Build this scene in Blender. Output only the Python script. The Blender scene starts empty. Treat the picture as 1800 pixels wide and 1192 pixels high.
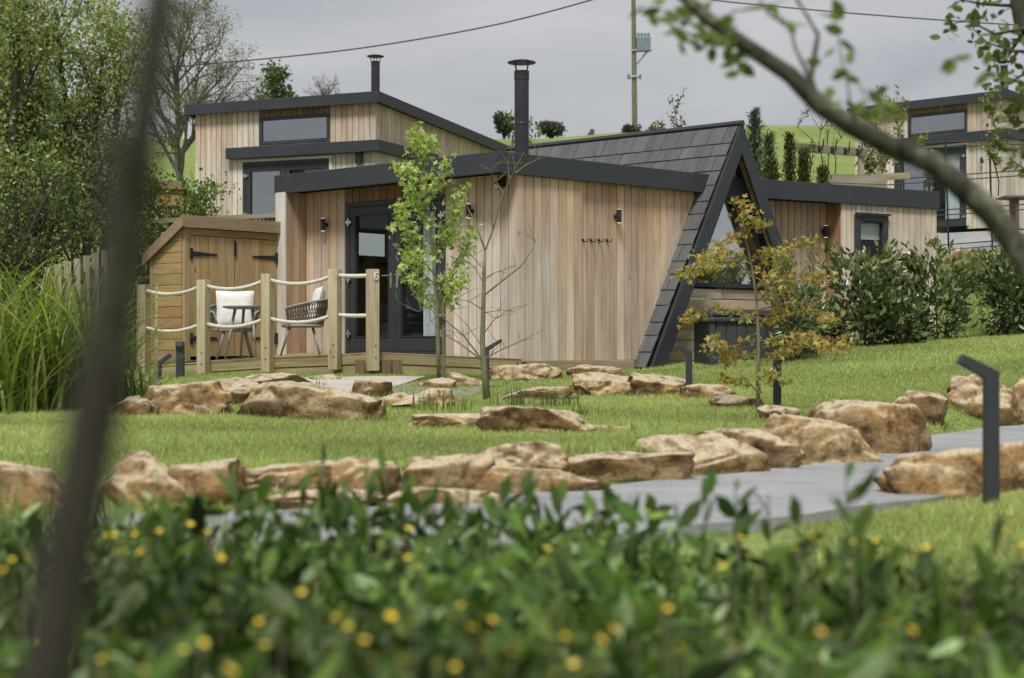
import bpy, math, random
import numpy as np
from mathutils import Vector, Matrix, noise

V = Vector
F = 2700.0          # focal length expressed in photo pixels (1800 wide)
EYE = 1.6
rnd = random.Random(7)
scn = bpy.context.scene
COL = scn.collection

def P(px, py, Y):
    return V(((px - 900) / F * Y, Y, EYE + (600 - py) / F * Y))
def PX(px, Y): return (px - 900) / F * Y
def PZ(py, Y): return EYE + (600 - py) / F * Y

# ------------------------------------------------------------------ materials
class NT:
    def __init__(s, name):
        s.m = bpy.data.materials.new(name); s.m.use_nodes = True
        s.t = s.m.node_tree; s.t.nodes.clear()
        s.out = s.n('ShaderNodeOutputMaterial')
    def n(s, typ, **kw):
        nd = s.t.nodes.new(typ)
        for k, v in kw.items():
            if hasattr(nd, k): setattr(nd, k, v)
        return nd
    def l(s, a, b): s.t.links.new(a, b)
    def ramp(s, fac, stops, interp='LINEAR'):
        r = s.n('ShaderNodeValToRGB'); e = r.color_ramp.elements
        r.color_ramp.interpolation = interp
        while len(e) < len(stops): e.new(0.5)
        for i, (p, c) in enumerate(stops):
            e[i].position = p; e[i].color = (*c, 1) if len(c) == 3 else c
        s.l(fac, r.inputs[0]); return r.outputs[0]
    def noise(s, vec, scale, detail=4, rough=.55, dist=0):
        n = s.n('ShaderNodeTexNoise'); n.inputs['Scale'].default_value = scale
        n.inputs['Detail'].default_value = detail; n.inputs['Roughness'].default_value = rough
        n.inputs['Distortion'].default_value = dist
        if vec is not None: s.l(vec, n.inputs['Vector'])
        return n.outputs[0]
    def mapping(s, vec, scale):
        m = s.n('ShaderNodeMapping'); m.inputs['Scale'].default_value = scale
        s.l(vec, m.inputs[0]); return m.outputs[0]
    def mix(s, fac, a, b, blend='MIX'):
        m = s.n('ShaderNodeMix', data_type='RGBA', blend_type=blend)
        for sock, val in ((m.inputs[0], fac), (m.inputs[6], a), (m.inputs[7], b)):
            if hasattr(val, 'is_linked'): s.l(val, sock)
            elif isinstance(val, (int, float)): sock.default_value = val
            else: sock.default_value = (*val, 1)
        return m.outputs[2]
    def math(s, op, a, b=None):
        m = s.n('ShaderNodeMath', operation=op)
        for sock, val in ((m.inputs[0], a), (m.inputs[1], b)):
            if val is None: continue
            if hasattr(val, 'is_linked'): s.l(val, sock)
            else: sock.default_value = val
        return m.outputs[0]
    def bump(s, h, strength=.3, dist=.01):
        b = s.n('ShaderNodeBump'); b.inputs['Strength'].default_value = strength
        b.inputs['Distance'].default_value = dist; s.l(h, b.inputs['Height']); return b.outputs[0]
    def bsdf(s, col, rough=.6, spec=.3, metal=0, normal=None):
        b = s.n('ShaderNodeBsdfPrincipled')
        if hasattr(col, 'is_linked'): s.l(col, b.inputs['Base Color'])
        else: b.inputs['Base Color'].default_value = (*col, 1)
        if hasattr(rough, 'is_linked'): s.l(rough, b.inputs['Roughness'])
        else: b.inputs['Roughness'].default_value = rough
        b.inputs['Specular IOR Level'].default_value = spec
        b.inputs['Metallic'].default_value = metal
        if normal is not None: s.l(normal, b.inputs['Normal'])
        return b
    def done(s, sh):
        s.l(sh if hasattr(sh, 'is_linked') else sh.outputs[0], s.out.inputs[0]); return s.m
    def obj(s): return s.n('ShaderNodeTexCoord').outputs['Object']
    def geo(s): return s.n('ShaderNodeNewGeometry')
    def attr(s, name):
        a = s.n('ShaderNodeAttribute'); a.attribute_name = name; return a

def wood(name, rough=.75, dark=.62, bstr=.25):
    t = NT(name); c = t.attr('Col').outputs['Color']; g = t.attr('gc').outputs['Vector']
    n1 = t.noise(t.mapping(g, (1.1, 30, 30)), 1.6, 5, .6, .5)
    n2 = t.noise(t.mapping(g, (.9, 5, 5)), 1.2, 3, .5)
    kn = t.noise(t.mapping(g, (4, 9, 9)), 1.1, 1, .4)
    r1 = t.ramp(n1, [(.3, (dark,) * 3), (.62, (1.05, 1.05, 1.05))])
    r2 = t.ramp(n2, [(.3, (.80, .74, .68)), (.7, (1.1, 1.1, 1.1))])
    r3 = t.ramp(kn, [(.17, (.4, .32, .26)), (.24, (1, 1, 1))])
    c = t.mix(1, c, r1, 'MULTIPLY'); c = t.mix(1, c, r2, 'MULTIPLY'); c = t.mix(.8, c, r3, 'MULTIPLY')
    return t.done(t.bsdf(c, rough, .2, 0, t.bump(n1, bstr, .004)))

def simple(name, col, rough=.5, spec=.4, metal=0, var=.18, scale=6, bstr=0):
    t = NT(name); n = t.noise(t.obj(), scale, 4, .6)
    c = t.ramp(n, [(.3, tuple(x * (1 - var) for x in col)), (.7, tuple(x * (1 + var) for x in col))])
    rr = t.math('ADD', t.math('MULTIPLY', n, .25), rough - .12)
    nm = t.bump(t.noise(t.obj(), scale * 8, 3), bstr, .004) if bstr else None
    return t.done(t.bsdf(c, rr, spec, metal, nm))

def foliage(name, trans=.35, rough=.5, spec=.25):
    t = NT(name); c = t.attr('Col').outputs['Color']
    n = t.noise(t.obj(), 14, 2)
    c = t.mix(1, c, t.ramp(n, [(.3, (.8, .8, .8)), (.7, (1.18, 1.18, 1.18))]), 'MULTIPLY')
    b = t.bsdf(c, rough, spec)
    tr = t.n('ShaderNodeBsdfTranslucent'); t.l(t.mix(1, c, (1.25, 1.2, .6), 'MULTIPLY'), tr.inputs[0])
    m = t.n('ShaderNodeMixShader'); m.inputs[0].default_value = trans
    t.l(b.outputs[0], m.inputs[1]); t.l(tr.outputs[0], m.inputs[2])
    return t.done(m)

def rockmat():
    t = NT('sandstone'); o = t.obj(); g = t.geo()
    ri = t.n('ShaderNodeObjectInfo').outputs['Random']
    ad = t.n('ShaderNodeVectorMath', operation='ADD'); t.l(o, ad.inputs[0])
    cb = t.n('ShaderNodeCombineXYZ'); rs = t.math('MULTIPLY', ri, 37.0); t.l(rs, cb.inputs[0]); t.l(rs, cb.inputs[2])
    t.l(cb.outputs[0], ad.inputs[1]); o = ad.outputs[0]
    n1 = t.noise(o, 2.6, 6, .62, .6); n2 = t.noise(o, 9, 6, .65); n3 = t.noise(o, 38, 4, .6)
    n4 = t.noise(t.mapping(o, (1.2, 1.2, 6)), 2.2, 4, .6, .8)
    base = t.ramp(n1, [(.28, (.085, .055, .03)), (.42, (.25, .155, .075)), (.55, (.36, .265, .14)), (.72, (.45, .37, .235))])
    orange = t.ramp(n4, [(.45, (0, 0, 0)), (.62, (.8, .8, .8))])
    c = t.mix(orange, base, (.37, .215, .08))
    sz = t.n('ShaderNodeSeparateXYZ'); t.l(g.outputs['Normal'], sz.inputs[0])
    up = t.ramp(t.math('ADD', sz.outputs[2], t.math('MULTIPLY', t.math('SUBTRACT', n2, .5), .9)), [(.38, (0, 0, 0)), (.85, (.78,) * 3)])  # pale weathering on up-facing parts, also paints in light from above
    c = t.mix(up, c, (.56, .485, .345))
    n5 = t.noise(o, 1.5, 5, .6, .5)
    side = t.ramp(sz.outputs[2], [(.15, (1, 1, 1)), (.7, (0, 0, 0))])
    dk = t.math('MULTIPLY', t.ramp(n5, [(.44, (0, 0, 0)), (.56, (.85,) * 3)]), side)  # brown soil stain on side faces, also paints in their shade
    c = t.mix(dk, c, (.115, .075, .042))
    c = t.mix(t.math('MULTIPLY', t.ramp(ri, [(.3, (0, 0, 0)), (1, (1, 1, 1))]), .35), c, t.mix(1, c, (1.0, 1.06, 1.2), 'MULTIPLY'))
    c = t.mix(1, c, t.ramp(n2, [(.34, (.34, .30, .26)), (.50, (1, 1, 1)), (.75, (1.15, 1.12, 1.08))]), 'MULTIPLY')
    c = t.mix(1, c, t.ramp(n3, [(.3, (.72, .7, .68)), (.6, (1.05, 1.05, 1.05))]), 'MULTIPLY')
    h = t.math('ADD', n2, t.math('MULTIPLY', n3, .4))
    return t.done(t.bsdf(c, .85, .15, 0, t.bump(h, .7, .03)))

def barkmat(name, c1, c2, scale=9, moss=None):
    t = NT(name); o = t.obj(); n = t.noise(t.mapping(o, (1, 1, .35)), scale, 5, .65)
    c = t.ramp(n, [(.3, c1), (.68, c2)])
    if moss:
        m2 = t.noise(o, scale * .6, 4, .6); c = t.mix(t.ramp(m2, [(.50, (0, 0, 0)), (.62, (.8,) * 3)]), c, moss)
    return t.done(t.bsdf(c, .85, .15, 0, t.bump(n, .5, .01)))

def groundmat():
    t = NT('grass_ground'); g = t.geo().outputs['Position']
    n1 = t.noise(g, .5, 4, .6); n2 = t.noise(g, 7, 5, .65); n3 = t.noise(g, 45, 3, .6)
    c = t.ramp(n1, [(.3, (.19, .255, .075)), (.6, (.255, .325, .10)), (.75, (.31, .37, .13))])
    c = t.mix(1, c, t.ramp(n2, [(.3, (.7, .72, .7)), (.65, (1.1, 1.1, 1.1))]), 'MULTIPLY')
    c = t.mix(1, c, t.ramp(n3, [(.3, (.6, .6, .6)), (.6, (1.1, 1.1, 1.1))]), 'MULTIPLY')
    return t.done(t.bsdf(c, .9, .1, 0, t.bump(n3, .5, .03)))

def concretemat():
    t = NT('concrete'); g = t.geo().outputs['Position']
    n1 = t.noise(g, 1.1, 5, .6); n2 = t.noise(g, 60, 3, .6); n3 = t.noise(t.mapping(g, (.6, 6, 1)), 3, 3)
    n4 = t.noise(g, 3.2, 6, .7)
    c = t.ramp(n1, [(.3, (.27, .285, .295)), (.7, (.37, .38, .385))]); c = t.mix(1, c, t.ramp(n4, [(.3, (.82, .81, .79)), (.5, (1, 1, 1))]), 'MULTIPLY')
    c = t.mix(1, c, t.ramp(n3, [(.35, (.97, .97, .97)), (.65, (1.02, 1.02, 1.02))]), 'MULTIPLY')
    c = t.mix(1, c, t.ramp(n2, [(.3, (.86, .86, .86)), (.7, (1.05, 1.05, 1.05))]), 'MULTIPLY')
    return t.done(t.bsdf(c, .8, .2, 0, t.bump(n2, .15, .004)))

def glassmat(name, refl=.35, tint=(.75, .8, .8)):
    t = NT(name)
    tr = t.n('ShaderNodeBsdfTransparent'); tr.inputs[0].default_value = (*tint, 1)
    gl = t.n('ShaderNodeBsdfGlossy'); gl.inputs['Roughness'].default_value = .02
    gl.inputs[0].default_value = (.9, .93, .95, 1)
    n = t.noise(t.obj(), 3, 2); t.l(t.bump(n, .02, .02), gl.inputs['Normal'])
    fr = t.n('ShaderNodeLayerWeight'); fr.inputs[0].default_value = .5
    fac = t.math('ADD', t.math('MULTIPLY', t.math('POWER', fr.outputs['Facing'], 4.0), .5), refl)
    m = t.n('ShaderNodeMixShader'); t.l(fac, m.inputs[0])
    t.l(tr.outputs[0], m.inputs[1]); t.l(gl.outputs[0], m.inputs[2])
    return t.done(m)

def emit(name, col, st):
    t = NT(name); e = t.n('ShaderNodeEmission'); e.inputs[0].default_value = (*col, 1); e.inputs[1].default_value = st
    return t.done(e)

M = {}
M['cedar'] = wood('cedar', .8, .84)
M['timber'] = wood('treated_timber', .75, .68)
M['anthra'] = simple('anthracite_metal', (.040, .044, .052), .5, .35, 0, .12, 3)
M['slate'] = wood('slate_tiles', .55, .92, .3)
M['black'] = simple('black_metal', (.02, .021, .023), .45, .4)
M['flue'] = simple('flue_steel', (.035, .039, .045), .38, .5, .3)
M['steel'] = simple('brushed_steel', (.62, .62, .62), .3, .5, 1, .1)
M['glass'] = glassmat('door_glass', .02, (.88,.9,.9))
M['mirror'] = glassmat('reflective_glass', .30)
M['skyglass'] = glassmat('sky_reflecting_glass', .55, (.9, .92, .92))
M['interior'] = simple('dark_interior', (.06, .056, .052), .9, .1)
M['intlight'] = simple('pale_interior', (.32, .31, .30), .9, .1)
M['cloth'] = simple('white_cloth', (.74, .73, .70), .9, .1, 0, .06, 20, .1)
M['curtain'] = simple('curtain_cloth', (.72, .75, .80), .9, .1, 0, .08, 12)
M['rope'] = simple('rope_fibre', (.66, .62, .54), .9, .1, 0, .25, 60, .3)
M['weave'] = simple('woven_cord', (.13, .12, .105), .8, .2, 0, .2, 30)
M['chairleg'] = simple('grey_chair_metal', (.30, .30, .29), .5, .4, 0, .1)
M['leaf'] = foliage('leaf', .35, .5, .25)
M['gloss_leaf'] = foliage('glossy_leaf', .2, .28, .5)
M['meadow_leaf'] = foliage('meadow_leaf', .3, .55, .18)
M['needle'] = foliage('needle', .15, .7, .1)
M['blade'] = foliage('grass_blade', .35, .55, .2)
M['petal'] = simple('yellow_petal', (.88, .66, .07), .5, .3, 0, .1)
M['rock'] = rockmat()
M['bark'] = barkmat('dark_bark', (.035, .03, .025), (.11, .1, .08))
M['palebark'] = barkmat('pale_bark', (.09, .085, .07), (.19, .18, .15))
M['mossbark'] = barkmat('mossy_bark', (.022, .022, .016), (.10, .097, .07), 22, (.19, .20, .13))
M['greenbark'] = barkmat('young_bark', (.1, .095, .06), (.24, .22, .15), 16, (.17, .18, .08))
M['blurbark'] = barkmat('shaded_bark', (.026, .023, .019), (.055, .05, .041), 20)  # dark bark of the near stem
M['ground'] = groundmat()
M['concrete'] = concretemat()
M['pale_concrete'] = simple('pale_concrete', (.46, .44, .40), .85, .2, 0, .12, 3, .2)
M['gravel'] = simple('gravel_stone', (.27, .26, .25), .9, .2, 0, .45, 40, .5)
M['tub'] = simple('grey_cabinet', (.05, .055, .056), .6, .3)
M['galv'] = simple('galvanised_metal', (.20, .25, .27), .5, .4, .4)
M['wire'] = simple('cable', (.06, .06, .065), .6, .2)
M['pole'] = barkmat('weathered_pole', (.12, .125, .07), (.2, .2, .12), 4)
M['lampon'] = emit('lamp_glow', (1, .78, .5), 1.3)
M['blind'] = emit('sunlit_blind', (.42, .45, .44), 1.0)  # blind emits by itself, standing in for daylight behind it
M['lens'] = simple('lamp_lens', (.55, .55, .53), .2, .5)
M['roofing'] = simple('roof_membrane', (.06, .065, .07), .7, .2)

# ------------------------------------------------------------------ mesh building
OFF = {}
class MB:
    def __init__(s): s.v = []; s.f = []; s.c = []; s.g = []
    def add(s, vs, fs, col=(1, 1, 1), gc=None):
        b = len(s.v); s.v += [tuple(x) for x in vs]
        s.f += [tuple(i + b for i in f) for f in fs]
        s.c += list(col) if isinstance(col[0], (tuple, list)) else [col] * len(vs)
        s.g += gc if gc else [tuple(x) for x in vs]
    def board(s, O, A, B, C, c0=(1, 1, 1), c1=None, segs=1):
        O, A, B, C = V(O), V(A), V(B), V(C)
        if B.cross(C).dot(A) < 0: B, C = C, B
        c1 = c1 or c0; vs = []; cs = []; gs = []; fs = []
        sd = (rnd.random() * 90, rnd.random() * 40, rnd.random() * 40)
        la, lb, lc = A.length, B.length, C.length
        for k in range(segs + 1):
            t = k / segs
            for (b, c) in ((0, 0), (1, 0), (1, 1), (0, 1)):
                vs.append(O + A * t + B * b + C * c)
                cs.append(tuple(c0[i] + (c1[i] - c0[i]) * t for i in range(3)))
                gs.append((sd[0] + la * t, sd[1] + lb * b, sd[2] + lc * c))
        for k in range(segs):
            for i in range(4):
                j = (i + 1) % 4; fs.append((k * 4 + i, k * 4 + j, k * 4 + 4 + j, k * 4 + 4 + i))
        fs.append((3, 2, 1, 0)); e = segs * 4; fs.append((e, e + 1, e + 2, e + 3))
        s.add(vs, fs, cs, gs)
    def box(s, c, dims, rot=0, col=(1, 1, 1)):
        R = Matrix.Rotation(rot, 3, 'Z')
        A, B, C = R @ V((dims[0], 0, 0)), R @ V((0, dims[1], 0)), V((0, 0, dims[2]))
        ax = sorted([A, B, C], key=lambda q: -q.length)
        s.board(V(c) - (A + B + C) / 2, ax[0], ax[1], ax[2], col)
    def hexa(s, p, col=(1, 1, 1), gc=None):   # p: bottom 4 ccw from above, top 4
        p = [V(q) for q in p]
        fs = [(3, 2, 1, 0), (4, 5, 6, 7)] + [(i, (i + 1) % 4, (i + 1) % 4 + 4, i + 4) for i in range(4)]
        n = (p[1] - p[0]).cross(p[3] - p[0])
        if n.dot(p[4] - p[0]) < 0: fs = [tuple(reversed(f)) for f in fs]
        s.add(p, fs, col, gc)
    def prism(s, poly, ext, col=(1, 1, 1)):
        poly = [V(q) for q in poly]; n = len(poly); ext = V(ext)
        nn = sum(((poly[i] - poly[0]).cross(poly[(i + 1) % n] - poly[0]) for i in range(1, n - 1)), V((0, 0, 0)))
        if nn.dot(ext) < 0: poly.reverse()
        s.add(poly + [q + ext for q in poly], [tuple(range(n - 1, -1, -1)), tuple(range(n, 2 * n))] +
              [(i, (i + 1) % n, (i + 1) % n + n, i + n) for i in range(n)], col)
    def tube(s, pts, rad, n=8, col=(1, 1, 1), cap=True, flat=1.0, col2=None):
        pts = [V(q) for q in pts]; m = len(pts)
        rad = rad if isinstance(rad, (list, tuple)) else [rad] * m
        t = (pts[1] - pts[0]).normalized()
        up = V((0, 0, 1)) if abs(t.z) < .9 else V((1, 0, 0))
        x = t.cross(up).normalized(); vs = []; cs = []; gs = []; L = 0
        for i in range(m):
            if 0 < i < m - 1: t2 = (pts[i + 1] - pts[i - 1])
            elif i == 0: t2 = pts[1] - pts[0]
            else: t2 = pts[-1] - pts[-2]
            if t2.length > 1e-9: t = t2.normalized()
            x = (x - t * x.dot(t)); x = x.normalized() if x.length > 1e-6 else t.orthogonal().normalized()
            y = t.cross(x)
            if i: L += (pts[i] - pts[i - 1]).length
            for k in range(n):
                a = 2 * math.pi * k / n
                vs.append(pts[i] + (x * math.cos(a) + y * math.sin(a) * flat) * rad[i])
                gs.append((L, k * .05, 0)); cs.append(col if not col2 else tuple(col[q] + (col2[q] - col[q]) * i / (m - 1) for q in range(3)))
        fs = []
        for i in range(m - 1):
            for k in range(n):
                j = (k + 1) % n; fs.append((i * n + k, i * n + j, i * n + n + j, i * n + n + k))
        if cap:
            fs.append(tuple(range(n - 1, -1, -1))); fs.append(tuple(range((m - 1) * n, m * n)))
        s.add(vs, fs, cs, gs)
    def lathe(s, c, prof, n=20, col=(1, 1, 1)):
        c = V(c); vs = []; fs = []
        for (r, z) in prof:
            for k in range(n):
                a = 2 * math.pi * k / n; vs.append(c + V((r * math.cos(a), r * math.sin(a), z)))
        for i in range(len(prof) - 1):
            for k in range(n):
                j = (k + 1) % n; fs.append((i * n + k, i * n + j, i * n + n + j, i * n + n + k))
        fs.append(tuple(range(n - 1, -1, -1))); fs.append(tuple(range((len(prof) - 1) * n, len(prof) * n)))
        s.add(vs, fs, col)
    def build(s, name, mat, parent=None, origin=None, smooth=False, bevel=0):
        a = np.array(s.v, dtype=np.float32)
        sizes = np.array([len(f) for f in s.f], dtype=np.int32)
        flat = np.array([i for f in s.f for i in f], dtype=np.int32)
        return np_obj(name, a, flat, sizes, np.array(s.c, dtype=np.float32), mat, parent, origin, smooth, np.array(s.g, dtype=np.float32), bevel)

def np_obj(name, a, flat, sizes, cols, mat, parent=None, origin=None, smooth=False, gc=None, bevel=0):
    if parent is not None: off = OFF[parent.name]
    else:
        off = V(origin) if origin is not None else V((float((a[:, 0].min() + a[:, 0].max()) / 2), float((a[:, 1].min() + a[:, 1].max()) / 2), float(a[:, 2].min())))
    me = bpy.data.meshes.new(name)
    a = (a - np.array(off, dtype=np.float32)).astype(np.float32)
    me.vertices.add(len(a)); me.vertices.foreach_set('co', a.ravel())
    me.loops.add(len(flat)); me.loops.foreach_set('vertex_index', flat)
    starts = np.zeros(len(sizes), dtype=np.int32); starts[1:] = np.cumsum(sizes)[:-1]
    me.polygons.add(len(sizes)); me.polygons.foreach_set('loop_start', starts)
    me.polygons.foreach_set('loop_total', sizes)
    me.polygons.foreach_set('use_smooth', np.full(len(sizes), smooth, dtype=bool))
    me.update(calc_edges=True)
    if cols is not None and len(cols) == len(a):
        at = me.attributes.new('Col', 'FLOAT_COLOR', 'POINT')
        cc = np.ones((len(a), 4), dtype=np.float32); cc[:, :3] = cols
        at.data.foreach_set('color', cc.ravel())
    if gc is not None:
        at = me.attributes.new('gc', 'FLOAT_VECTOR', 'POINT'); at.data.foreach_set('vector', gc.astype(np.float32).ravel())
    me.validate()
    o = bpy.data.objects.new(name, me); COL.objects.link(o)
    me.materials.append(mat)
    if parent is not None: o.parent = parent
    else: o.location = off
    OFF[o.name] = off
    if bevel:
        b = o.modifiers.new('bevel', 'BEVEL'); b.width = bevel; b.segments = 2; b.limit_method = 'ANGLE'
    return o

def tag(o, label=None, cat=None, group=None, kind=None):
    if label: o['label'] = label
    if cat: o['category'] = cat
    if group: o['group'] = group
    if kind: o['kind'] = kind
    return o
def thing(name, loc, label, cat, group=None):
    o = bpy.data.objects.new(name, None); COL.objects.link(o); o.location = V(loc); o.empty_display_size = .2
    OFF[o.name] = V(loc); return tag(o, label, cat, group)
def dup(o, loc, rz=0, scale=None, label=None):
    c = o.copy(); COL.objects.link(c); c.location = V(loc); c.rotation_euler = (0, 0, rz)
    if scale: c.scale = scale
    if label: c['label'] = label
    for ch in o.children:
        d = ch.copy(); COL.objects.link(d); d.parent = c
        for g in ch.children:
            e = g.copy(); COL.objects.link(e); e.parent = d
    return c

# ------------------------------------------------------------------ leaf clouds
def nrm(a): return a / np.maximum(np.linalg.norm(a, axis=1, keepdims=True), 1e-9)
def leaves(name, pts, size, cols, mat, parent=None, seed=1, dirs=None, dirw=.6, asp=.5, up=.2, shape='d', jit=.4, origin=None, flatn=.0):
    r = np.random.default_rng(seed); pts = np.asarray(pts, dtype=np.float64); N = len(pts)
    a = r.normal(size=(N, 3)); a = nrm(a)
    if dirs is not None: a = nrm(a * (1 - dirw) + nrm(np.asarray(dirs, dtype=np.float64)) * dirw)
    a[:, 2] += up; a = nrm(a)
    q = r.normal(size=(N, 3)); q[:, 2] += flatn * 3
    n = q - a * np.sum(q * a, axis=1, keepdims=True); n = nrm(n); b = np.cross(a, n)
    L = (size * (1 + jit * (r.random(N) * 2 - 1)))[:, None]
    cols = np.asarray(cols)
    if cols.ndim == 2 and len(cols) != N: cc = cols[r.integers(0, len(cols), N)]
    else: cc = cols
    cc = cc * (.8 + .4 * r.random((N, 1)))
    def diamond(p, a, b, n, L):
        w = L * asp * .5
        return np.stack([p, p + a * L * .45 + b * w - n * w * .25, p + a * L - n * L * .12, p + a * L * .45 - b * w - n * w * .25], 1)
    if shape == 'd':
        vv = diamond(pts, a, b, n, L); k = 4
    elif shape == 'o':
        w = L * asp * .5
        vv = np.stack([pts, pts + a * L * .28 + b * w * .85 - n * w * .2, pts + a * L * .62 + b * w * .9 - n * (w * .2 + L * .04), pts + a * L - n * L * .16,
                       pts + a * L * .62 - b * w * .9 - n * (w * .2 + L * .04), pts + a * L * .28 - b * w * .85 - n * w * .2], 1); k = 6
    else:
        outs = [diamond(pts, a, b, n, L)]
        for sg in (-1, 1):
            a2 = nrm(a * .62 + b * sg * .78); b2 = np.cross(a2, n); outs.append(diamond(pts, a2, b2, n, L * .85))
        vv = np.concatenate(outs, 0); cc = np.concatenate([cc] * 3, 0); k = 4
    nf = len(vv); flat = np.arange(nf * k, dtype=np.int32)
    return np_obj(name, vv.reshape(-1, 3).astype(np.float32), flat, np.full(nf, k, dtype=np.int32), np.repeat(cc, k, 0), mat, parent, origin)

def blades(base, L, w, lean, cols, r, segs=1, arch=0.0, az=None):
    """grass blades -> arrays (verts, flat, sizes, cols)"""
    N = len(base); az = r.random(N) * 2 * math.pi if az is None else az
    d = np.stack([np.cos(az), np.sin(az), np.zeros(N)], 1); sd = np.stack([-np.sin(az), np.cos(az), np.zeros(N)], 1)
    tw = r.random(N) * math.pi; sd = sd * np.cos(tw)[:, None] + d * np.sin(tw)[:, None] if segs == 1 else sd
    rows = []
    for k in range(segs + 1):
        t = k / segs
        c = base + d * (L * lean * t ** (1 if segs == 1 else 1.6))[:, None]
        z = L * (t - arch * t ** 2.4) if segs > 1 else L * t
        c = c + np.stack([np.zeros(N), np.zeros(N), z * np.sqrt(np.maximum(1 - np.minimum(lean, .9) ** 2 * .6, .1))], 1)
        ww = (w * (1 - t ** 1.5))[:, None]
        if k < segs: rows += [c - sd * ww, c + sd * ww]
        else: rows.append(c)
    vv = np.stack(rows, 1); k = vv.shape[1]
    idx = np.arange(N)[:, None] * k; fl = []; sizes = []
    per = []
    for s_ in range(segs - 1): per += [2 * s_, 2 * s_ + 1, 2 * s_ + 3, 2 * s_ + 2]; sizes.append(4)
    per += [2 * (segs - 1), 2 * (segs - 1) + 1, 2 * segs]; sizes.append(3)
    flat = (idx + np.array(per)[None, :]).ravel().astype(np.int32)
    return vv.reshape(-1, 3).astype(np.float32), flat, np.tile(np.array(sizes, dtype=np.int32), N), np.repeat(cols, k, 0)

def grow(mb, r, p, d, L, rad, lvl, cfg, tips, col=(1, 1, 1)):
    n = max(3, int(L / cfg['seg'])) if lvl < 2 else max(2, int(L / cfg['seg']))
    pts = [V(p)]; ds = [V(d).normalized()]; dd = V(d).normalized()
    for i in range(n):
        w = cfg['wob']
        dd = (dd + V((r.uniform(-w, w), r.uniform(-w, w), r.uniform(-w, w) + cfg['up'][min(lvl, len(cfg['up']) - 1)]))).normalized()
        pts.append(pts[-1] + dd * (L / n)); ds.append(dd)
    end = rad * (cfg.get('taper', .35) if lvl < cfg['max'] else .3)
    rr = [rad + (end - rad) * i / n for i in range(n + 1)]
    mb.tube(pts, rr, max(3, 8 - 2 * lvl), col, cap=(lvl == 0))
    if lvl >= cfg['leaf']:
        for i in range(1, n + 1): tips.append((pts[i].copy(), ds[i].copy(), lvl))
    if lvl < cfg['max']:
        k = cfg['kids'][lvl]
        for j in range(k):
            t = cfg['t0'][lvl] + (1 - cfg['t0'][lvl]) * (j + r.random()) / k
            i = min(n - 1, int(t * n)); f = t * n - i
            q = pts[i].lerp(pts[i + 1], f); base = ds[i + 1]
            ang = math.radians(r.uniform(*cfg['ang'])); ax = base.orthogonal().normalized()
            ax = Matrix.Rotation(r.uniform(0, 2 * math.pi), 3, base) @ ax
            nd = Matrix.Rotation(ang, 3, ax) @ base
            grow(mb, r, q, nd, L * cfg['len'][lvl] * r.uniform(.65, 1.1) * (1.15 - .55 * t), max(rr[i] * cfg.get('rk', .55), .002), lvl + 1, cfg, tips, col)

# ------------------------------------------------------------------ terrain
PATH = [(11, 14.5), (8, 14.3), (6.3, 13.9), (5.0, 13.2), (3.95, 11.8), (3.1, 9.95), (2.25, 8.75), (1.35, 7.85), (.35, 6.95), (-1.0, 6.1), (-3, 5.6), (-7, 5.3)]
def smooth_line(pts, n=12):
    out = []
    for i in range(len(pts) - 1):
        p0, p1, p2, p3 = [np.array(pts[max(0, min(len(pts) - 1, i + k))], float) for k in (-1, 0, 1, 2)]
        for k in range(n):
            t = k / n
            out.append(.5 * ((2 * p1) + (-p0 + p2) * t + (2 * p0 - 5 * p1 + 4 * p2 - p3) * t * t + (-p0 + 3 * p1 - 3 * p2 + p3) * t ** 3))
    out.append(np.array(pts[-1], float)); return np.array(out)
PL = smooth_line(PATH)
def pdist(X, Y):
    X = np.asarray(X, float); Y = np.asarray(Y, float); d = np.full(X.shape, 1e9)
    for i in range(len(PL) - 1):
        a, b = PL[i], PL[i + 1]; ab = b - a; l2 = ab @ ab
        t = np.clip(((X - a[0]) * ab[0] + (Y - a[1]) * ab[1]) / l2, 0, 1)
        d = np.minimum(d, np.hypot(X - a[0] - t * ab[0], Y - a[1] - t * ab[1]))
    return d
def sst(x): x = np.clip(x, 0, 1); return x * x * (3 - 2 * x)
PZR = -.755
def Gr(X, Y):
    X = np.asarray(X, float); Y = np.asarray(Y, float)
    cab = np.interp(X, [-12, -5, 1.5, 2.6, 4.3, 7.2, 12], [-.36, -.40, -.37, -.30, -.13, .10, .3])
    zl = np.interp(Y, [-5, 0, 5, 6.8, 7.7, 8.7, 13], [-1.1, -1.0, -.95, -.80, -.71, -.63, -.60])
    z = zl + (cab + .60) * sst((Y - 12.5) / 8.5) * (Y > 12.5)
    hill = np.interp(Y, [21.5, 23.5, 28.5, 30.5, 36, 45, 60, 78, 84, 120, 400], [0, .1, 1.55, 1.9, 2.15, 4.1, 7.2, 10.75, 11.0, 9, 0])
    hill = hill + np.interp(Y, [36, 40, 45], [0, -.75, 0])*(Y>36)
    hill = hill + np.interp(Y, [26, 30.3, 36, 38], [0, -.38, .12, 0]) * sst((X - 5) / 2)
    z = z + hill * (Y > 21.5)
    z = z + .05 * np.sin(X * .9 + Y * .5) * np.sin(Y * .7 - X * .3) * sst((Y - 8) / 4) * (Y < 60) * .6
    z = z + .09 * np.exp(-((X - 2.6) ** 2 / .28 + (Y - 6.85) ** 2 / .16))
    d = pdist(X, Y)
    w = sst((d - .79) / .55)
    return (PZR - .05) * (1 - w) + z * w
def G(x, y): return EYE + float(Gr(x, y))

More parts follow.
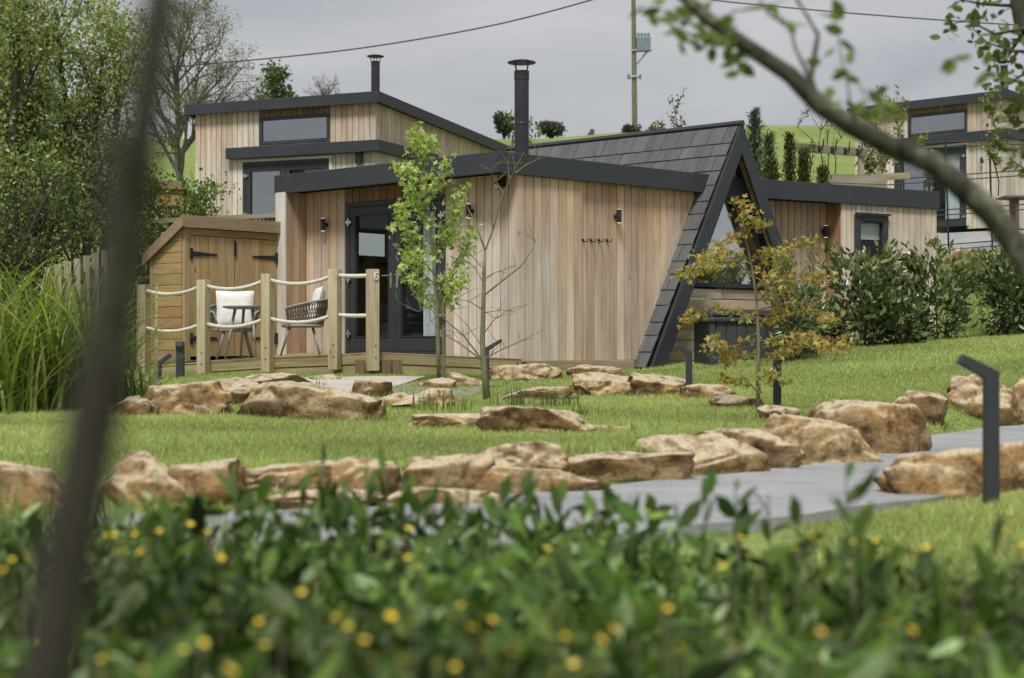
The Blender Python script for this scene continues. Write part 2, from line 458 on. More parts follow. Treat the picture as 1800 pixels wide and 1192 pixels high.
def build_ground():
    ys = [-6]
    while ys[-1] < 330:
        y = ys[-1]; ys.append(y + (.16 if y < 24 else .16 + (y - 24) * .05))
    ys = np.array(ys); C = np.linspace(-1, 1, 221); C = np.sign(C) * np.abs(C) ** 1.15
    YY, CC = np.meshgrid(ys, C, indexing='ij'); XX = CC * (np.maximum(YY, 0) * .55 + 6)
    ZZ = Gr(XX, YY) + EYE
    a = np.stack([XX, YY, ZZ], -1).reshape(-1, 3); ny, nx = XX.shape
    i = np.arange(ny - 1)[:, None] * nx + np.arange(nx - 1)[None, :]
    fl = np.stack([i, i + 1, i + nx + 1, i + nx], -1).ravel().astype(np.int32)
    o = np_obj('ground', a.astype(np.float32), fl, np.full((ny - 1) * (nx - 1), 4, dtype=np.int32), None, M['ground'], None, (0, 0, 0), True)
    tag(o, 'sloping mown grass ground rising to a green hill field', None, None, 'structure')
build_ground()

def build_path():
    mb = MB(); hw = .76; L = []; n = len(PL)
    for i in range(n):
        t = PL[min(i + 1, n - 1)] - PL[max(i - 1, 0)]; t = t / np.hypot(*t); nn = np.array([-t[1], t[0]])
        wv = hw * (1 + .03 * math.sin(i * .7))
        for s in (-1, 1):
            q = PL[i] + nn * wv * s; L.append((q[0], q[1], EYE + PZR))
    vs = L + [(x, y, z - .12) for x, y, z in L]; m = len(L); fs = []
    for i in range(n - 1):
        a, b, c, d = 2 * i, 2 * i + 1, 2 * i + 3, 2 * i + 2
        fs += [(a, d, c, b) if False else (a, b, c, d)[::-1], (a, a + m, d + m, d)[::-1], (b, d + 1 + 0, c + m, b + m)[::-1] if False else (b, c, c + m, b + m)[::-1]]
    mb.add(vs, fs)
    tag(mb.build('path', M['concrete'], None, (0, 0, 0)), 'smooth grey concrete path curving between the boulders', None, None, 'structure')
build_path()
# pale path from the deck gate, and its gravel
def sheet(name, poly, lift, mat, label, n=14, kind='structure'):
    # grid-filled quad patch following the ground; poly = 4 corners
    a, b, c, d = [np.array(p, float) for p in poly]; vs = []; fs = []
    for i in range(n + 1):
        for j in range(n + 1):
            u, v = i / n, j / n; q = (a * (1 - u) + b * u) * (1 - v) + (d * (1 - u) + c * u) * v
            vs.append((q[0], q[1], G(q[0], q[1]) + lift))
    for i in range(n):
        for j in range(n):
            k = i * (n + 1) + j; fs.append((k, k + n + 1, k + n + 2, k + 1))
    mb = MB(); mb.add(vs, fs); return tag(mb.build(name, mat, None, (0, 0, 0)), label, None, None, kind)
sheet('garden_path', [(-3.0, 14.2), (-1.5, 15.2), (-1.0, 18.0), (-2.4, 17.8)], .03, M['pale_concrete'], 'pale concrete path leading up to the deck gate')
sheet('upper_path', [(7.4, 30.6), (13, 30.6), (14.5, 36.2), (8.4, 36.2)], .06, M['concrete'], 'grey paved path in front of the upper right cabin')
def gravel():
    r = np.random.default_rng(4); mb = MB()
    for i in range(900):
        u, v = r.random(2); x = -1.45 + 1.0 * u + .25 * v; y = 15.3 + 1.8 * v; s = .012 + .02 * r.random()
        z = G(x, y) + .01; c = V((x, y, z)); a = r.random() * 6
        vs = [c + V((s * math.cos(a + k * 1.57), s * .8 * math.sin(a + k * 1.57), 0)) for k in range(4)] + [c + V((0, 0, s * .9))]
        mb.add(vs, [(0, 1, 4), (1, 2, 4), (2, 3, 4), (3, 0, 4)])
    tag(mb.build('gravel', M['gravel'], None, (0, 0, 0)), 'loose grey gravel strip beside the pale path', None, None, 'stuff')
gravel()

# ------------------------------------------------------------------ wall frames
def v2(a): return V((a[0], a[1], 0))
class Fr:
    """vertical plane: O (xy), u along, n outward"""
    def __init__(s, O, u, n): s.O = v2(O); s.u = v2(u).normalized(); s.n = v2(n).normalized()
    def pt(s, a, n, z): return s.O + s.u * a + s.n * n + V((0, 0, z))
    def s_px(s, px, n=0):
        k = (px - 900) / F; O = s.O + s.n * n; return (k * O.y - O.x) / (s.u.x - k * s.u.y)
    def hit(s, px, py, n=0):
        a = s.s_px(px, n); Y = (s.O + s.n * n + s.u * a).y; return a, PZ(py, Y)
    def box(s, mb, a0, a1, n0, n1, z0, z1, col=(1, 1, 1)):
        A = s.u * (a1 - a0); B = s.n * (n1 - n0); C = V((0, 0, z1 - z0))
        ax = sorted([A, B, C], key=lambda q: -q.length); mb.board(s.pt(a0, n0, z0), ax[0], ax[1], ax[2], col)
    def vboards(s, mb, a0, a1, z0, ztop, n0, th, colf, bw=.135, gap=.013, zbot=None):
        """vertical boards, ztop may be a function of a; dark backing behind"""
        zt = ztop if callable(ztop) else (lambda a: ztop)
        k = max(1, round((a1 - a0) / bw)); w = (a1 - a0) / k
        for i in range(k):
            x0 = a0 + i * w + gap / 2; x1 = a0 + (i + 1) * w - gap / 2
            z1 = min(zt(x0), zt(x1)) if callable(ztop) else ztop
            zb0, zb1 = (max(z0, zbot(x0)), max(z0, zbot(x1))) if zbot else (z0, z0)
            if z1 - max(zb0, zb1) < .02: continue
            nn = n0 + rnd.uniform(-.002, .002); c = colf((x0 + x1) / 2)
            zs = [0, .3, .6, .85, 1.0]
            vs = []; cs = []; gs = []; sd = (rnd.random() * 90, rnd.random() * 40, rnd.random() * 40); jit = rnd.uniform(.82, 1.1); hue = rnd.uniform(-.04, .05)
            for t in zs:
                z = z0 + (z1 - z0) * t; cc = c(t); cc = (cc[0] * jit * (1 + hue * .5), cc[1] * jit, cc[2] * jit * (1 - hue * 1.6))
                for (b, d) in ((x0, nn), (x1, nn), (x1, nn - th), (x0, nn - th)):
                    zl = zb0 if b == x0 else zb1; ze = (zl + (z1 - zl) * t) if t < 1 else zt(b)
                    vs.append(s.pt(b, d, ze)); cs.append(cc); gs.append((sd[0] + z, sd[1] + b - x0, sd[2] + d))
            fs = []
            for q in range(len(zs) - 1):
                for e in range(4):
                    f = (e + 1) % 4; fs.append((q * 4 + e, q * 4 + f, q * 4 + 4 + f, q * 4 + 4 + e))
            e = (len(zs) - 1) * 4; fs += [(3, 2, 1, 0), (e, e + 1, e + 2, e + 3)]
            if s.u.cross(-s.n).z < 0: fs = [tuple(reversed(f)) for f in fs]
            mb.add(vs, fs, cs, gs)

GREY = (.62, .585, .535); WARM = (.60, .455, .335); ORNG = (.56, .345, .20); BROWN = (.26, .155, .09); PALE = (.69, .67, .63); PINK = (.68, .61, .545)
def lerp3(a, b, t): t = max(0, min(1, t)); return tuple(a[i] + (b[i] - a[i]) * t for i in range(3))
def cedar(base, top, mixr=.3, tpow=3):
    def colf(a):
        j = rnd.random() * mixr; b = lerp3(base, WARM if base != WARM else ORNG, j); tp = lerp3(top, base, rnd.random() * .45)
        return lambda t: lerp3(b, tp, t ** tpow)
    return colf

def lamp(parent, fr, a, z, n0):
    mb = MB(); c = fr.pt(a, n0 + .075, z)
    mb.tube([c + V((0, 0, -.085)), c + V((0, 0, .085))], .034, 14)
    mb.tube([fr.pt(a, n0, z), fr.pt(a, n0 + .05, z)], .028, 12)
    o = mb.build('wall_lamp', M['black'], parent)
    for dz in (-.0895, .0865):
        g = MB(); g.lathe(c + V((0, 0, dz)), [(.028, 0), (.028, .004)], 14); g.build('lamp_bulb', M['lampon'], o)
def glazed(parent, name, fr, a0, a1, z0, z1, n, fw=.07, pane='mirror', th=.07, backing=True, blind=0):
    """framed window: frame part with pane and dark reveal"""
    mb = MB()
    fr.box(mb, a0, a0 + fw, n - th, n, z0, z1); fr.box(mb, a1 - fw, a1, n - th, n, z0, z1)
    fr.box(mb, a0 + fw, a1 - fw, n - th, n, z1 - fw, z1); fr.box(mb, a0 + fw, a1 - fw, n - th, n, z0, z0 + fw)
    f = mb.build(name, M['anthra'], parent, bevel=.006)
    g = MB(); fr.box(g, a0 + fw - .004, a1 - fw + .004, n - .04, n - .03, z0 + fw - .004, z1 - fw + .004); g.build('pane', M[pane], f)
    if blind:
        b = MB(); fr.box(b, a0 + fw, a1 - fw, n - .12, n - .11, z1 - fw - blind, z1 - fw); b.build('blind', M['blind'] if blind < .4 else M['cloth'], f)
    if backing:
        b = MB(); fr.box(b, a0 + .01, a1 - .01, n - .34, n - .32, z0 + .01, z1 - .01); b.build('reveal', M['interior'], f)
    return f
def door_leaf(parent, fr, a0, a1, z0, z1, n, hinge_side, handle=True, pane='glass', curtain=None):
    st = .115; mb = MB()
    fr.box(mb, a0, a0 + st, n - .07, n, z0, z1); fr.box(mb, a1 - st, a1, n - .07, n, z0, z1)
    fr.box(mb, a0 + st, a1 - st, n - .07, n, z1 - .12, z1); fr.box(mb, a0 + st, a1 - st, n - .07, n, z0, z0 + .2)
    # raised beads
    fr.box(mb, a0 + st - .012, a0 + st, n, n + .012, z0 + .19, z1 - .11); fr.box(mb, a1 - st, a1 - st + .012, n, n + .012, z0 + .19, z1 - .11)
    fr.box(mb, a0 + st, a1 - st, n, n + .012, z1 - .12, z1 - .108); fr.box(mb, a0 + st, a1 - st, n, n + .012, z0 + .188, z0 + .2)
    d = mb.build('door', M['anthra'], parent, bevel=.004)
    g = MB(); fr.box(g, a0 + st - .003, a1 - st + .003, n - .04, n - .03, z0 + .197, z1 - .117); g.build('pane', M[pane], d)
    ha = a0 if hinge_side < 0 else a1
    for t in (.12, .5, .9):
        h = MB(); z = z0 + (z1 - z0) * t
        h.tube([fr.pt(ha, n + .03, z - .05), fr.pt(ha, n + .03, z + .05)], .013, 10)
        fr.box(h, ha - .055, ha + .055, n + .013, n + .03, z - .018, z + .018); h.build('hinge', M['steel'], d)
    if handle:
        hs = a1 - st / 2 if hinge_side < 0 else a0 + st / 2; z = z0 + (z1 - z0) * .5; sg = -1 if hinge_side < 0 else 1
        h = MB(); fr.box(h, hs - .018, hs + .018, n + .001, n + .014, z - .13, z + .07)
        h.tube([fr.pt(hs, n + .01, z + .03), fr.pt(hs, n + .055, z + .03), fr.pt(hs + sg * .12, n + .06, z + .03)], .009, 8)
        h.build('handle', M['steel'], d)
    if curtain:
        c = MB(); ca0, ca1 = curtain; N = 26; prev = None; vs = []; fs = []
        for i in range(N + 1):
            a = ca0 + (ca1 - ca0) * i / N; nn = n - .1 - .025 * math.sin(i * 1.9)
            spread = 1.0
            vs += [fr.pt(a, nn, z0 + .05), fr.pt(a * spread, nn, z1 - .1)]
            if i: fs.append((2 * i - 2, 2 * i, 2 * i + 1, 2 * i - 1))
        c.add(vs, fs); c.build('curtain', M['curtain'], d)
    return d
def flue(parent, base, h, r):
    mb = MB(); n = 24; b = V(base)
    mb.lathe(b, [(r * 1.35, -.03), (r * 1.35, 0), (r * 1.05, .05), (r, .05), (r, h * .44), (r * 1.04, h * .445), (r * 1.04, h * .46), (r, h * .465), (r, h * .9), (r * 1.05, h * .905), (r * 1.05, h), (r * .85, h), (r * .85, h - .1)], n)
    o = mb.build('flue', M['flue'], parent, smooth=False)
    c = MB(); ch = r * 1.0
    for k in range(4):
        a = math.pi / 4 + k * math.pi / 2; c.tube([b + V((r * .9 * math.cos(a), r * .9 * math.sin(a), h - .03)), b + V((r * 1.35 * math.cos(a), r * 1.35 * math.sin(a), h + ch * 1.2))], .009, 6)
    c.lathe(b + V((0, 0, h + ch * 1.1)), [(r * 1.95, 0), (r * 1.98, .012), (r * 1.3, r * .33), (r * .4, r * .5), (.01, r * .52)], n)
    c.build('cowl', M['flue'], o)

# ================================================================== MAIN CABIN
TOP = EYE + 2.32; FH = .265
C0 = V((.056, 19.0, 0)); UL = V((-.748, .664, 0)); NL = V((-.664, -.748, 0))
UR = V((.743, .669, 0)); NR = V((.669, -.743, 0))
frL = Fr(C0, UL, NL); frR = Fr(C0, UR, NR)
main = thing('cabin', (0.06, 19.0, G(0, 19)), 'main cedar-clad cabin with dark fascia, double doors and slate A-frame porch', 'cabin')
ZB = EYE - .42
sD0, sD1 = frL.s_px(783), frL.s_px(606); sF = frL.s_px(538); sEnd = sF + .2
def colL(a):
    j = rnd.random()
    b = lerp3(PALE, WARM, .15 + .35 * j) if a < sD0 else lerp3(WARM, GREY, .25 + j * .4)
    tp = lerp3(ORNG, WARM, rnd.random() * .8)
    return lambda t: lerp3(b, tp, (t - .55) * 2.0)
w = MB()
frL.vboards(w, 0.0, sD0, ZB + .1, TOP - FH + .03, 0, .03, colL)
frL.vboards(w, sD1, sF, ZB + .1, TOP - FH + .03, 0, .03, colL, .15)
frL.vboards(w, sD0, sD1, EYE + 1.9, TOP - FH + .03, -.02, .03, lambda a: (lambda t: BROWN))
frL.box(w, 0.02, sD0, -.12, -.032, ZB, TOP - .05, (.02, .015, .01)); frL.box(w, sD1, sEnd - .02, -.12, -.032, ZB, TOP - .05, (.02, .015, .01))
w.build('wall', M['cedar'], main)
# end fin wall with pale front edge, shade of its inner side painted brown
w = MB()
for i in range(3):
    frL.box(w, sF + .002, sF + .2, .003 + i * .118, .003 + i * .118 + .112, ZB, TOP - FH + .02, lerp3(WARM, BROWN, .35 + .25 * rnd.random()))
frL.box(w, sF - .004, sF + .206, .357, .382, ZB, TOP - FH + .02, PALE)
w.build('wall', M['cedar'], main)
# right wall : first part flush, second recessed under the fascia
sS = frR.s_px(1023); sE = frR.s_px(1236)
Lg = V((1.811, 20.38, 0)); Rg = V((4.555, 22.62, 0)); Mg = V((3.183, 21.5, 0)); APEX = EYE + 2.99
gu = (Rg - Lg).normalized(); gn = V((gu.y, -gu.x, 0)); ZG = EYE - .36
rd = V((-3.183, 2.85, 0)).normalized()
def colR(a):
    j = rnd.random(); k = a / sE
    b = lerp3(lerp3(PINK, PALE, rnd.random() * .6), WARM, k * .8 + j * .5 - .08); b = lerp3(b, ORNG, max(0, rnd.random() - .62) * 1.5); tp = lerp3(WARM, ORNG, k * .8 + rnd.random() * .5)
    return lambda t: lerp3(b, tp, (t - .4) * 1.5)
w = MB(); zr = EYE - .245
frR.vboards(w, 0.004, sS, zr, TOP - FH + .03, .004, .03, colR, .14)
def s_slope(z):   # where the porch slope meets the wall plane at height z
    o = Lg + gu * (ga0 * (z - ZG) / (APEX - ZG)); q = C0 + NR * -.055; d = q - o
    den = rd.x * UR.y - rd.y * UR.x; t = (d.x * UR.y - d.y * UR.x) / den; p = o + rd * t
    return (p - q).dot(UR)
ga0 = (Rg - Lg).length / 2; sA, sB = s_slope(ZG), s_slope(TOP)
frR.vboards(w, sS, sB + .05, zr, TOP - FH + .03, -.055, .03, colR, .14, .013, lambda a: ZG + (a - sA) / (sB - sA) * (TOP - ZG))
frR.box(w, 0.03, sA, -.2, -.09, ZB, TOP - .05, (.02, .015, .01))
w.hexa([frR.pt(sA + .001, -.2, ZG), frR.pt(sA + .001, -.09, ZG), frR.pt(sB, -.09, TOP - .06), frR.pt(sB, -.2, TOP - .06), frR.pt(sA + .001, -.2, TOP - .055), frR.pt(sA + .001, -.09, TOP - .055), frR.pt(sB, -.09, TOP - .055), frR.pt(sB, -.2, TOP - .055)], (.02, .015, .01))
w.build('wall', M['cedar'], main)
# base sleepers
TIM = (.36, .29, .17); TIMG = (.33, .30, .15); TIMD = (.2, .145, .085)
w = MB(); frR.box(w, .14, frR.s_px(1112), -.05, .035, EYE - .40, zr - .004, (.40, .33, .23)); frR.box(w, -.03, .135, -.06, .045, EYE - .36, zr - .002, TIMD)
frR.box(w, 0, frR.s_px(1112), -.06, .02, EYE - .62, EYE - .405, TIMD)
w.build('base_beam', M['timber'], main, bevel=.006)
# roof slab and fascia
oL, oR = .37, .065
det = UL.x * -UR.y - UL.y * -UR.x
def corner(oL, oR):
    # intersection of the two offset wall lines
    a = C0 + NL * oL; b = C0 + NR * oR; d = b - a
    den = UL.x * UR.y - UL.y * UR.x; t = (d.x * UR.y - d.y * UR.x) / den
    return a + UL * t
Cf = corner(oL, oR); Lf = C0 + NL * oL + UL * (sEnd + .02); Rf = C0 + NR * oR + UR * (sE + .35); 
def Z(p, z): return V((p.x, p.y, z))
w = MB()
Ci = corner(oL - .035, oR - .035)
def fascia(mb, a, b, ai, bi, z0, z1): mb.hexa([Z(a, z0), Z(b, z0), Z(bi, z0), Z(ai, z0), Z(a, z1), Z(b, z1), Z(bi, z1), Z(ai, z1)])
fascia(w, Lf, Cf, C0 + NL * (oL - .035) + UL * (sEnd + .02), Ci, TOP - FH, TOP)
fascia(w, Cf, Rf, Ci, C0 + NR * (oR - .035) + UR * (sE + .35), TOP - FH, TOP)
fascia(w, Lf + UL * .03, Lf + UL * .03 + UR * 4.4, Lf, Lf + UR * 4.4, TOP - FH - .001, TOP - .001)
w.build('fascia', M['anthra'], main, bevel=.008)
w = MB(); w.prism([Z(Ci, 0), Z(C0 + NL * (oL - .036) + UL * (sEnd + .018), 0), Z(Lf + UR * 4.4, 0), Z(Ci + UR * 4.4, 0)], (0, 0, .06))
for i in range(len(w.v)): w.v[i] = (w.v[i][0], w.v[i][1], w.v[i][2] + TOP - .08)
rf = w.build('roof', M['roofing'], main)
w = MB(); w.prism([Z(Ci, 0), Z(C0 + NL * (oL - .037) + UL * (sEnd + .01), 0), Z(C0 + UL * sEnd + UR * .1, 0), Z(C0 + UR * .1, 0)], (0, 0, .02))
for i in range(len(w.v)): w.v[i] = (w.v[i][0], w.v[i][1], w.v[i][2] + TOP - FH + .05)
w.build('soffit', M['anthra'], rf)
# interior room seen through the doors (real box behind)
w = MB()
frL.box(w, .08, sEnd, -2.9, -2.85, ZB, TOP - .1); frL.box(w, sEnd - .06, sEnd - .03, -2.85, -.13, ZB, TOP - .1); frL.box(w, .25, .3, -2.85, -.25, ZB, TOP - .15)
frL.box(w, .25, sEnd, -2.85, -.15, TOP - .14, TOP - .1); frL.box(w, .25, sEnd, -2.85, -.13, ZB, EYE - .17)
w.build('interior', M['interior'], main)
frE = Fr(C0 + UL * (sEnd - .062), -NL, -UL)
k0, zz1 = frE.hit(628, 410, .02); k1, zz0 = frE.hit(677, 451, .02); k0, k1 = min(k0, k1), max(k0, k1)
wi = glazed(main, 'window', frE, k0 - .07, k1 + .07, zz0 - .12, zz1 + .07, .05, .06, 'glass', .045, False)
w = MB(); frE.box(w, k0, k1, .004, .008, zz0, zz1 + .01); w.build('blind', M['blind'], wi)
w = MB()   # low sofa back and cushions glimpsed inside
frE.box(w, .9, 2.4, .2, .95, EYE - .16, EYE + .28); frE.box(w, .9, 2.4, .2, .42, EYE + .285, EYE + .55); w.build('sofa', M['intlight'], main, bevel=.05)
# double doors
w = MB(); zd0, zd1 = EYE - .165, EYE + 1.9
frL.box(w, sD0, sD0 + .07, -.09, -.012, zd0, zd1); frL.box(w, sD1 - .07, sD1, -.09, -.012, zd0, zd1)
frL.box(w, sD0 + .07, sD1 - .07, -.09, -.012, zd1 - .07, zd1); frL.box(w, sD0 + .07, sD1 - .07, -.1, .03, zd0 - .03, zd0 + .03)
w.build('door_frame', M['anthra'], main, bevel=.005)
mid = (sD0 + sD1) / 2
door_leaf(main, frL, sD0 + .075, mid - .004, zd0 + .035, zd1 - .075, -.02, -1, curtain=(sD0 + .13, sD0 + .5))
door_leaf(main, frL, mid + .004, sD1 - .075, zd0 + .035, zd1 - .075, -.02, 1)
# lamps, hooks and eave spotlight
a, z = frL.hit(567, 395, .08); lamp(main, frL, a, z, 0)
a, z = frL.hit(823, 371, .08); lamp(main, frL, a, z, 0)
a, z = frR.hit(1088, 380, .02); lamp(main, frR, a, z, -.055)
a, z = frL.hit(880, 326, .05); w = MB(); frL.box(w, a - .05, a + .05, .002, .05, z - .02, z + .12); w.tube([frL.pt(a, .05, z + .03), frL.pt(a, .13, z - .02)], .045, 12)
so = w.build('spotlight', M['black'], main); w = MB(); w.tube([frL.pt(a, .131, z - .02), frL.pt(a, .134, z - .022)], .036, 12); w.build('lens', M['lens'], so)
for px in (1029, 1043, 1057, 1071):
    a, z = frR.hit(px, 423, .0); w = MB()
    w.lathe(frR.pt(a, -.045, z + .01), [(.016, -.016), (.02, 0), (.016, .016)], 10)
    w.tube([frR.pt(a, -.055, z + .01), frR.pt(a, -.01, z - .012), frR.pt(a, .022, z - .022), frR.pt(a, .04, z - .005), frR.pt(a, .042, z + .022)], .007, 6)
    w.build('coat_hook', M['black'], main)
fl = P(917, 268, 20.3); flue(main, (fl.x, fl.y, TOP - .03), PZ(125, 20.3) - TOP + .03, .095)

# ---- A-frame
def gpt(a, zz, n=0): return Lg + gu * a + gn * n + V((0, 0, zz))
Wg = (Rg - Lg).length; ga = Wg / 2; RID = 4.35
def ztri(a): return ZG + (APEX - ZG) * (1 - abs(a - ga) / ga)
# slate courses on both slopes
def slates(side):
    mb = MB(); base = Lg if side < 0 else Rg
    lo = V((base.x, base.y, ZG)); hi = V((Mg.x, Mg.y, APEX)); sl = (hi - lo); SL = sl.length; sd = sl.normalized()
    nn = (sd.cross(rd) if side < 0 else rd.cross(sd)).normalized()
    if nn.z < 0: nn = -nn
    t = 0.0; row = 0
    while t < SL - .02:
        h = (.235, .25, .2, .26)[row % 4]; h = min(h, SL - t)
        z = (lo + sd * t).z; length = RID if z > EYE + 1.7 else .7
        x = -.0 - (0.12 * (row % 2)); sw = .27
        while x < length:
            x0 = max(0, x + .004); x1 = min(length, x + sw - .004)
            if x1 - x0 > .03:
                j = rnd.uniform(.93, 1.07); c = (.12 * j, .126 * j, .138 * j)
                o = lo + sd * (t - .015) + rd * x0 + nn * (.052 + rnd.uniform(-.002, .002))
                mb.board(o, sd * (h + .02) - nn * .016, rd * (x1 - x0), nn * .014, c)
            x += sw
        t += h; row += 1
    # structural slab
    for (za, zb, ln) in ((ZG, EYE + 1.7, .7), (EYE + 1.7, APEX, RID)):
        ta, tb = (za - ZG) / (APEX - ZG) * SL, (zb - ZG) / (APEX - ZG) * SL
        mb.board(lo + sd * ta - nn * .06 + rd * .02, sd * (tb - ta), rd * ln, nn * .1, (.03, .03, .032))
    return mb
s1 = slates(-1).build('porch_roof', M['slate'], main); s2 = slates(1).build('porch_roof', M['slate'], main)
w = MB(); w.tube([V((Mg.x, Mg.y, APEX + .055)) - rd * .06, V((Mg.x, Mg.y, APEX + .055)) + rd * RID], .05, 6); w.build('ridge', M['anthra'], main)
# bargeboards
w = MB(); bw = .19
def leg(side):
    base = Lg if side < 0 else Rg; lo = V((base.x, base.y, ZG - .1)); hi = V((Mg.x, Mg.y, APEX)); sd = (hi - lo).normalized(); ins = gu * (-side) * bw / abs(sd.z)
    outo = gu * side * .045
    p = [lo + outo, hi + V((0, 0, .075)), hi - V((0, 0, bw * 1.9)), lo + ins]
    w.prism([q + gn * .002 for q in p], gn * .05)
leg(-1); leg(1); w.build('bargeboard', M['anthra'], main, bevel=.005)
# soffit lining boards (dark cedar) under the overhang + recessed gable wall
REC = .26; frG = Fr(Lg - gn * REC, gu, gn)
w = MB()
for side in (-1, 1):
    base = Lg if side < 0 else Rg; lo = V((base.x, base.y, ZG)); hi = V((Mg.x, Mg.y, APEX)); sd = (hi - lo).normalized(); SL = (hi - lo).length
    nn = V((-sd.z * gu.x * (-side) , -sd.z * gu.y * (-side), 0)); inw = (gu * (-side) * abs(sd.z) - V((0, 0, 1)) * abs(sd.dot(gu))).normalized()
    t = .1
    while t < SL - .15:
        w.board(lo + sd * t + inw * .062 - gn * .005, -gn * (REC + .05), sd * .135, inw * .02, lerp3(ORNG, BROWN, rnd.uniform(.0, .4))); t += .14
w.build('porch_lining', M['cedar'], main)
w = MB()
wbl, wzb = frG.hit(1212, 504); wbr, _ = frG.hit(1353, 504); wtl, wzt = frG.hit(1262, 348); wtr, _ = frG.hit(1320, 350)
frw = .06
def wl(z): return wbl + (wtl - wbl) * (z - wzb) / (wzt - wzb)
def wr(z): return wbr + (wtr - wbr) * (z - wzb) / (wzt - wzb)
z = ZG - .05; row = 0; inset = .1
def el(z): return max(0, ga * (z - ZG) / (APEX - ZG)) + inset * .2
def er(z): return Wg - el(z)
while z < APEX - .25:
    z1 = z + .138
    def piece(a0b, a1b, a0t, a1t):
        if a1b - a0b < .03 and a1t - a0t < .03: return
        c = lerp3(lerp3(WARM, PINK, rnd.random()), ORNG, rnd.random() * .6 + (.2 if z > wzt else 0)); j = rnd.uniform(.8, 1.1); c = tuple(q * j for q in c)
        sd = (rnd.random() * 90, rnd.random() * 30, rnd.random() * 30)
        pts = [frG.pt(a0b, 0, z), frG.pt(a1b, 0, z), frG.pt(a1t, 0, z1), frG.pt(a0t, 0, z1)]
        ptsb = [q - gn * .03 for q in pts]
        gc = [(sd[0] + a, sd[1] + (.0 if i < 2 else .138), sd[2]) for i, a in enumerate((a0b, a1b, a1t, a0t))]
        w.hexa(pts + ptsb, c, gc + [(g[0], g[1], g[2] + .03) for g in gc])
    zc = z1 - .006; zs = z; z1 = zc
    if z1 < wzb or z > wzt:
        a0, a1 = el(z), er(z); cut = a0 + (a1 - a0) * (.3 + .4 * rnd.random())
        if row % 2 and z < wzb: piece(a0, cut, el(z1), cut); piece(cut + .006, a1, cut + .006, er(z1))
        else: piece(a0, a1, el(z1), er(z1))
    else:
        piece(el(z), wl(max(z, wzb)), el(z1), wl(min(z1, wzt))); piece(wr(max(z, wzb)), er(z), wr(min(z1, wzt)), er(z1))
    z = zs + .144; row += 1
w.build('wall', M['cedar'], main)
# trapezoid window
w = MB()
ob = [(wbl, wzb), (wbr, wzb), (wtr, wzt), (wtl, wzt)]; ib = [(wbl + .085, wzb + .06), (wbr - .085, wzb + .06), (wtr - .05, wzt - .06), (wtl + .05, wzt - .06)]
for i in range(4):
    j = (i + 1) % 4; q = [ob[i], ob[j], ib[j], ib[i]]
    w.prism([frG.pt(a, -.04, zz) for a, zz in q], gn * .075)
wf = w.build('window', M['anthra'], main, bevel=.005)
w = MB(); w.prism([frG.pt(a, -.012, zz) for a, zz in ib], gn * .008); w.build('pane', M['skyglass'], wf)
w = MB(); w.prism([frG.pt(a, -.6, zz) for a, zz in ob], gn * -.02); w.build('reveal', M['interior'], wf)
w = MB(); vs = []; fs = []; N = 24
for i in range(N + 1):
    t = i / N; nn = -.07 - .02 * math.sin(i * 1.7)
    vs += [frG.pt(wbr - .62 + .52 * t, nn, wzb + .08), frG.pt(wtl + .1 + .34 * t, nn, wzt - .06)]
    if i: fs.append((2 * i - 2, 2 * i - 1, 2 * i + 1, 2 * i))
w.add(vs, fs); w.build('curtain', M['curtain'], wf)

# ---- right wing
W0 = P(1345, 0, 22.0); W1 = P(1652, 0, 23.8); W0.z = W1.z = 0
uw = (W1 - W0).normalized(); nw = V((uw.y, -uw.x, 0)); frW = Fr(W0, uw, nw); lw = (W1 - W0).length
w = MB(); frW.box(w, -.75, lw, -.035, 0, TOP - .275, TOP); frW.box(w, lw - .035, lw, -3.0, -.036, TOP - .274, TOP - .001); w.build('fascia', M['anthra'], main, bevel=.008)
w = MB(); frW.box(w, -.75, lw - .04, -3, -.036, TOP - .1, TOP - .04); w.build('roof', M['roofing'], main)
sW = frW.s_px(1479, -.05)
def colW(a):
    j = rnd.random(); k = max(0, 1 - abs(a - sW) / 1.2) if a < sW else 0
    b = lerp3(PINK, WARM, j * .6 + k * .4); b = lerp3(b, PALE, .35 if a > sW else 0); tp = lerp3(ORNG, WARM, rnd.random() * .6)
    return lambda t: lerp3(b, tp, (t - .4) * 1.2 if a < sW else (t - .7))
w = MB(); zw = EYE - .2
frW.vboards(w, -.6, sW, zw, TOP - .25, -.38, .03, colW, .125)
frW.vboards(w, sW, frW.s_px(1505, -.05), zw, TOP - .25, -.05, .03, colW, .11)
wa0, wz1 = frW.hit(1503, 377, -.03); wa1, _ = frW.hit(1561, 380, -.03); wz0 = EYE - .02
frW.vboards(w, frW.s_px(1505, -.05), wa1, wz1, TOP - .25, -.05, .03, colW, .11)
frW.vboards(w, wa1 - .01, lw - .01, zw, TOP - .25, -.05, .03, colW, .125)
for i in range(3): frW.box(w, sW + .002, sW + .03, -.38 + i * .11 - .02, -.38 + i * .11 + .085, zw, TOP - .25, lerp3(ORNG, BROWN, .5))
frW.box(w, -.6, sW + .03, -.5, -.415, zw, TOP - .1, (.02, .015, .01)); frW.box(w, wa1, lw - .03, -.5, -.085, zw, TOP - .1, (.02, .015, .01)); frW.box(w, sW + .031, wa0 + .02, -.5, -.085, zw, TOP - .1, (.02, .015, .01))
frW.box(w, lw - .045, lw - .02, -3, -.09, zw, TOP - .25, GREY)
w.build('wall', M['cedar'], main)
f = glazed(main, 'window', frW, wa0, wa1, wz0, wz1, -.02, .115, 'glass', .08, True, 0)
w = MB(); frW.box(w, wa0 + .1, wa1 - .1, -.12, -.11, wz1 - .36, wz1 - .1); w.build('blind', M['cloth'], f)
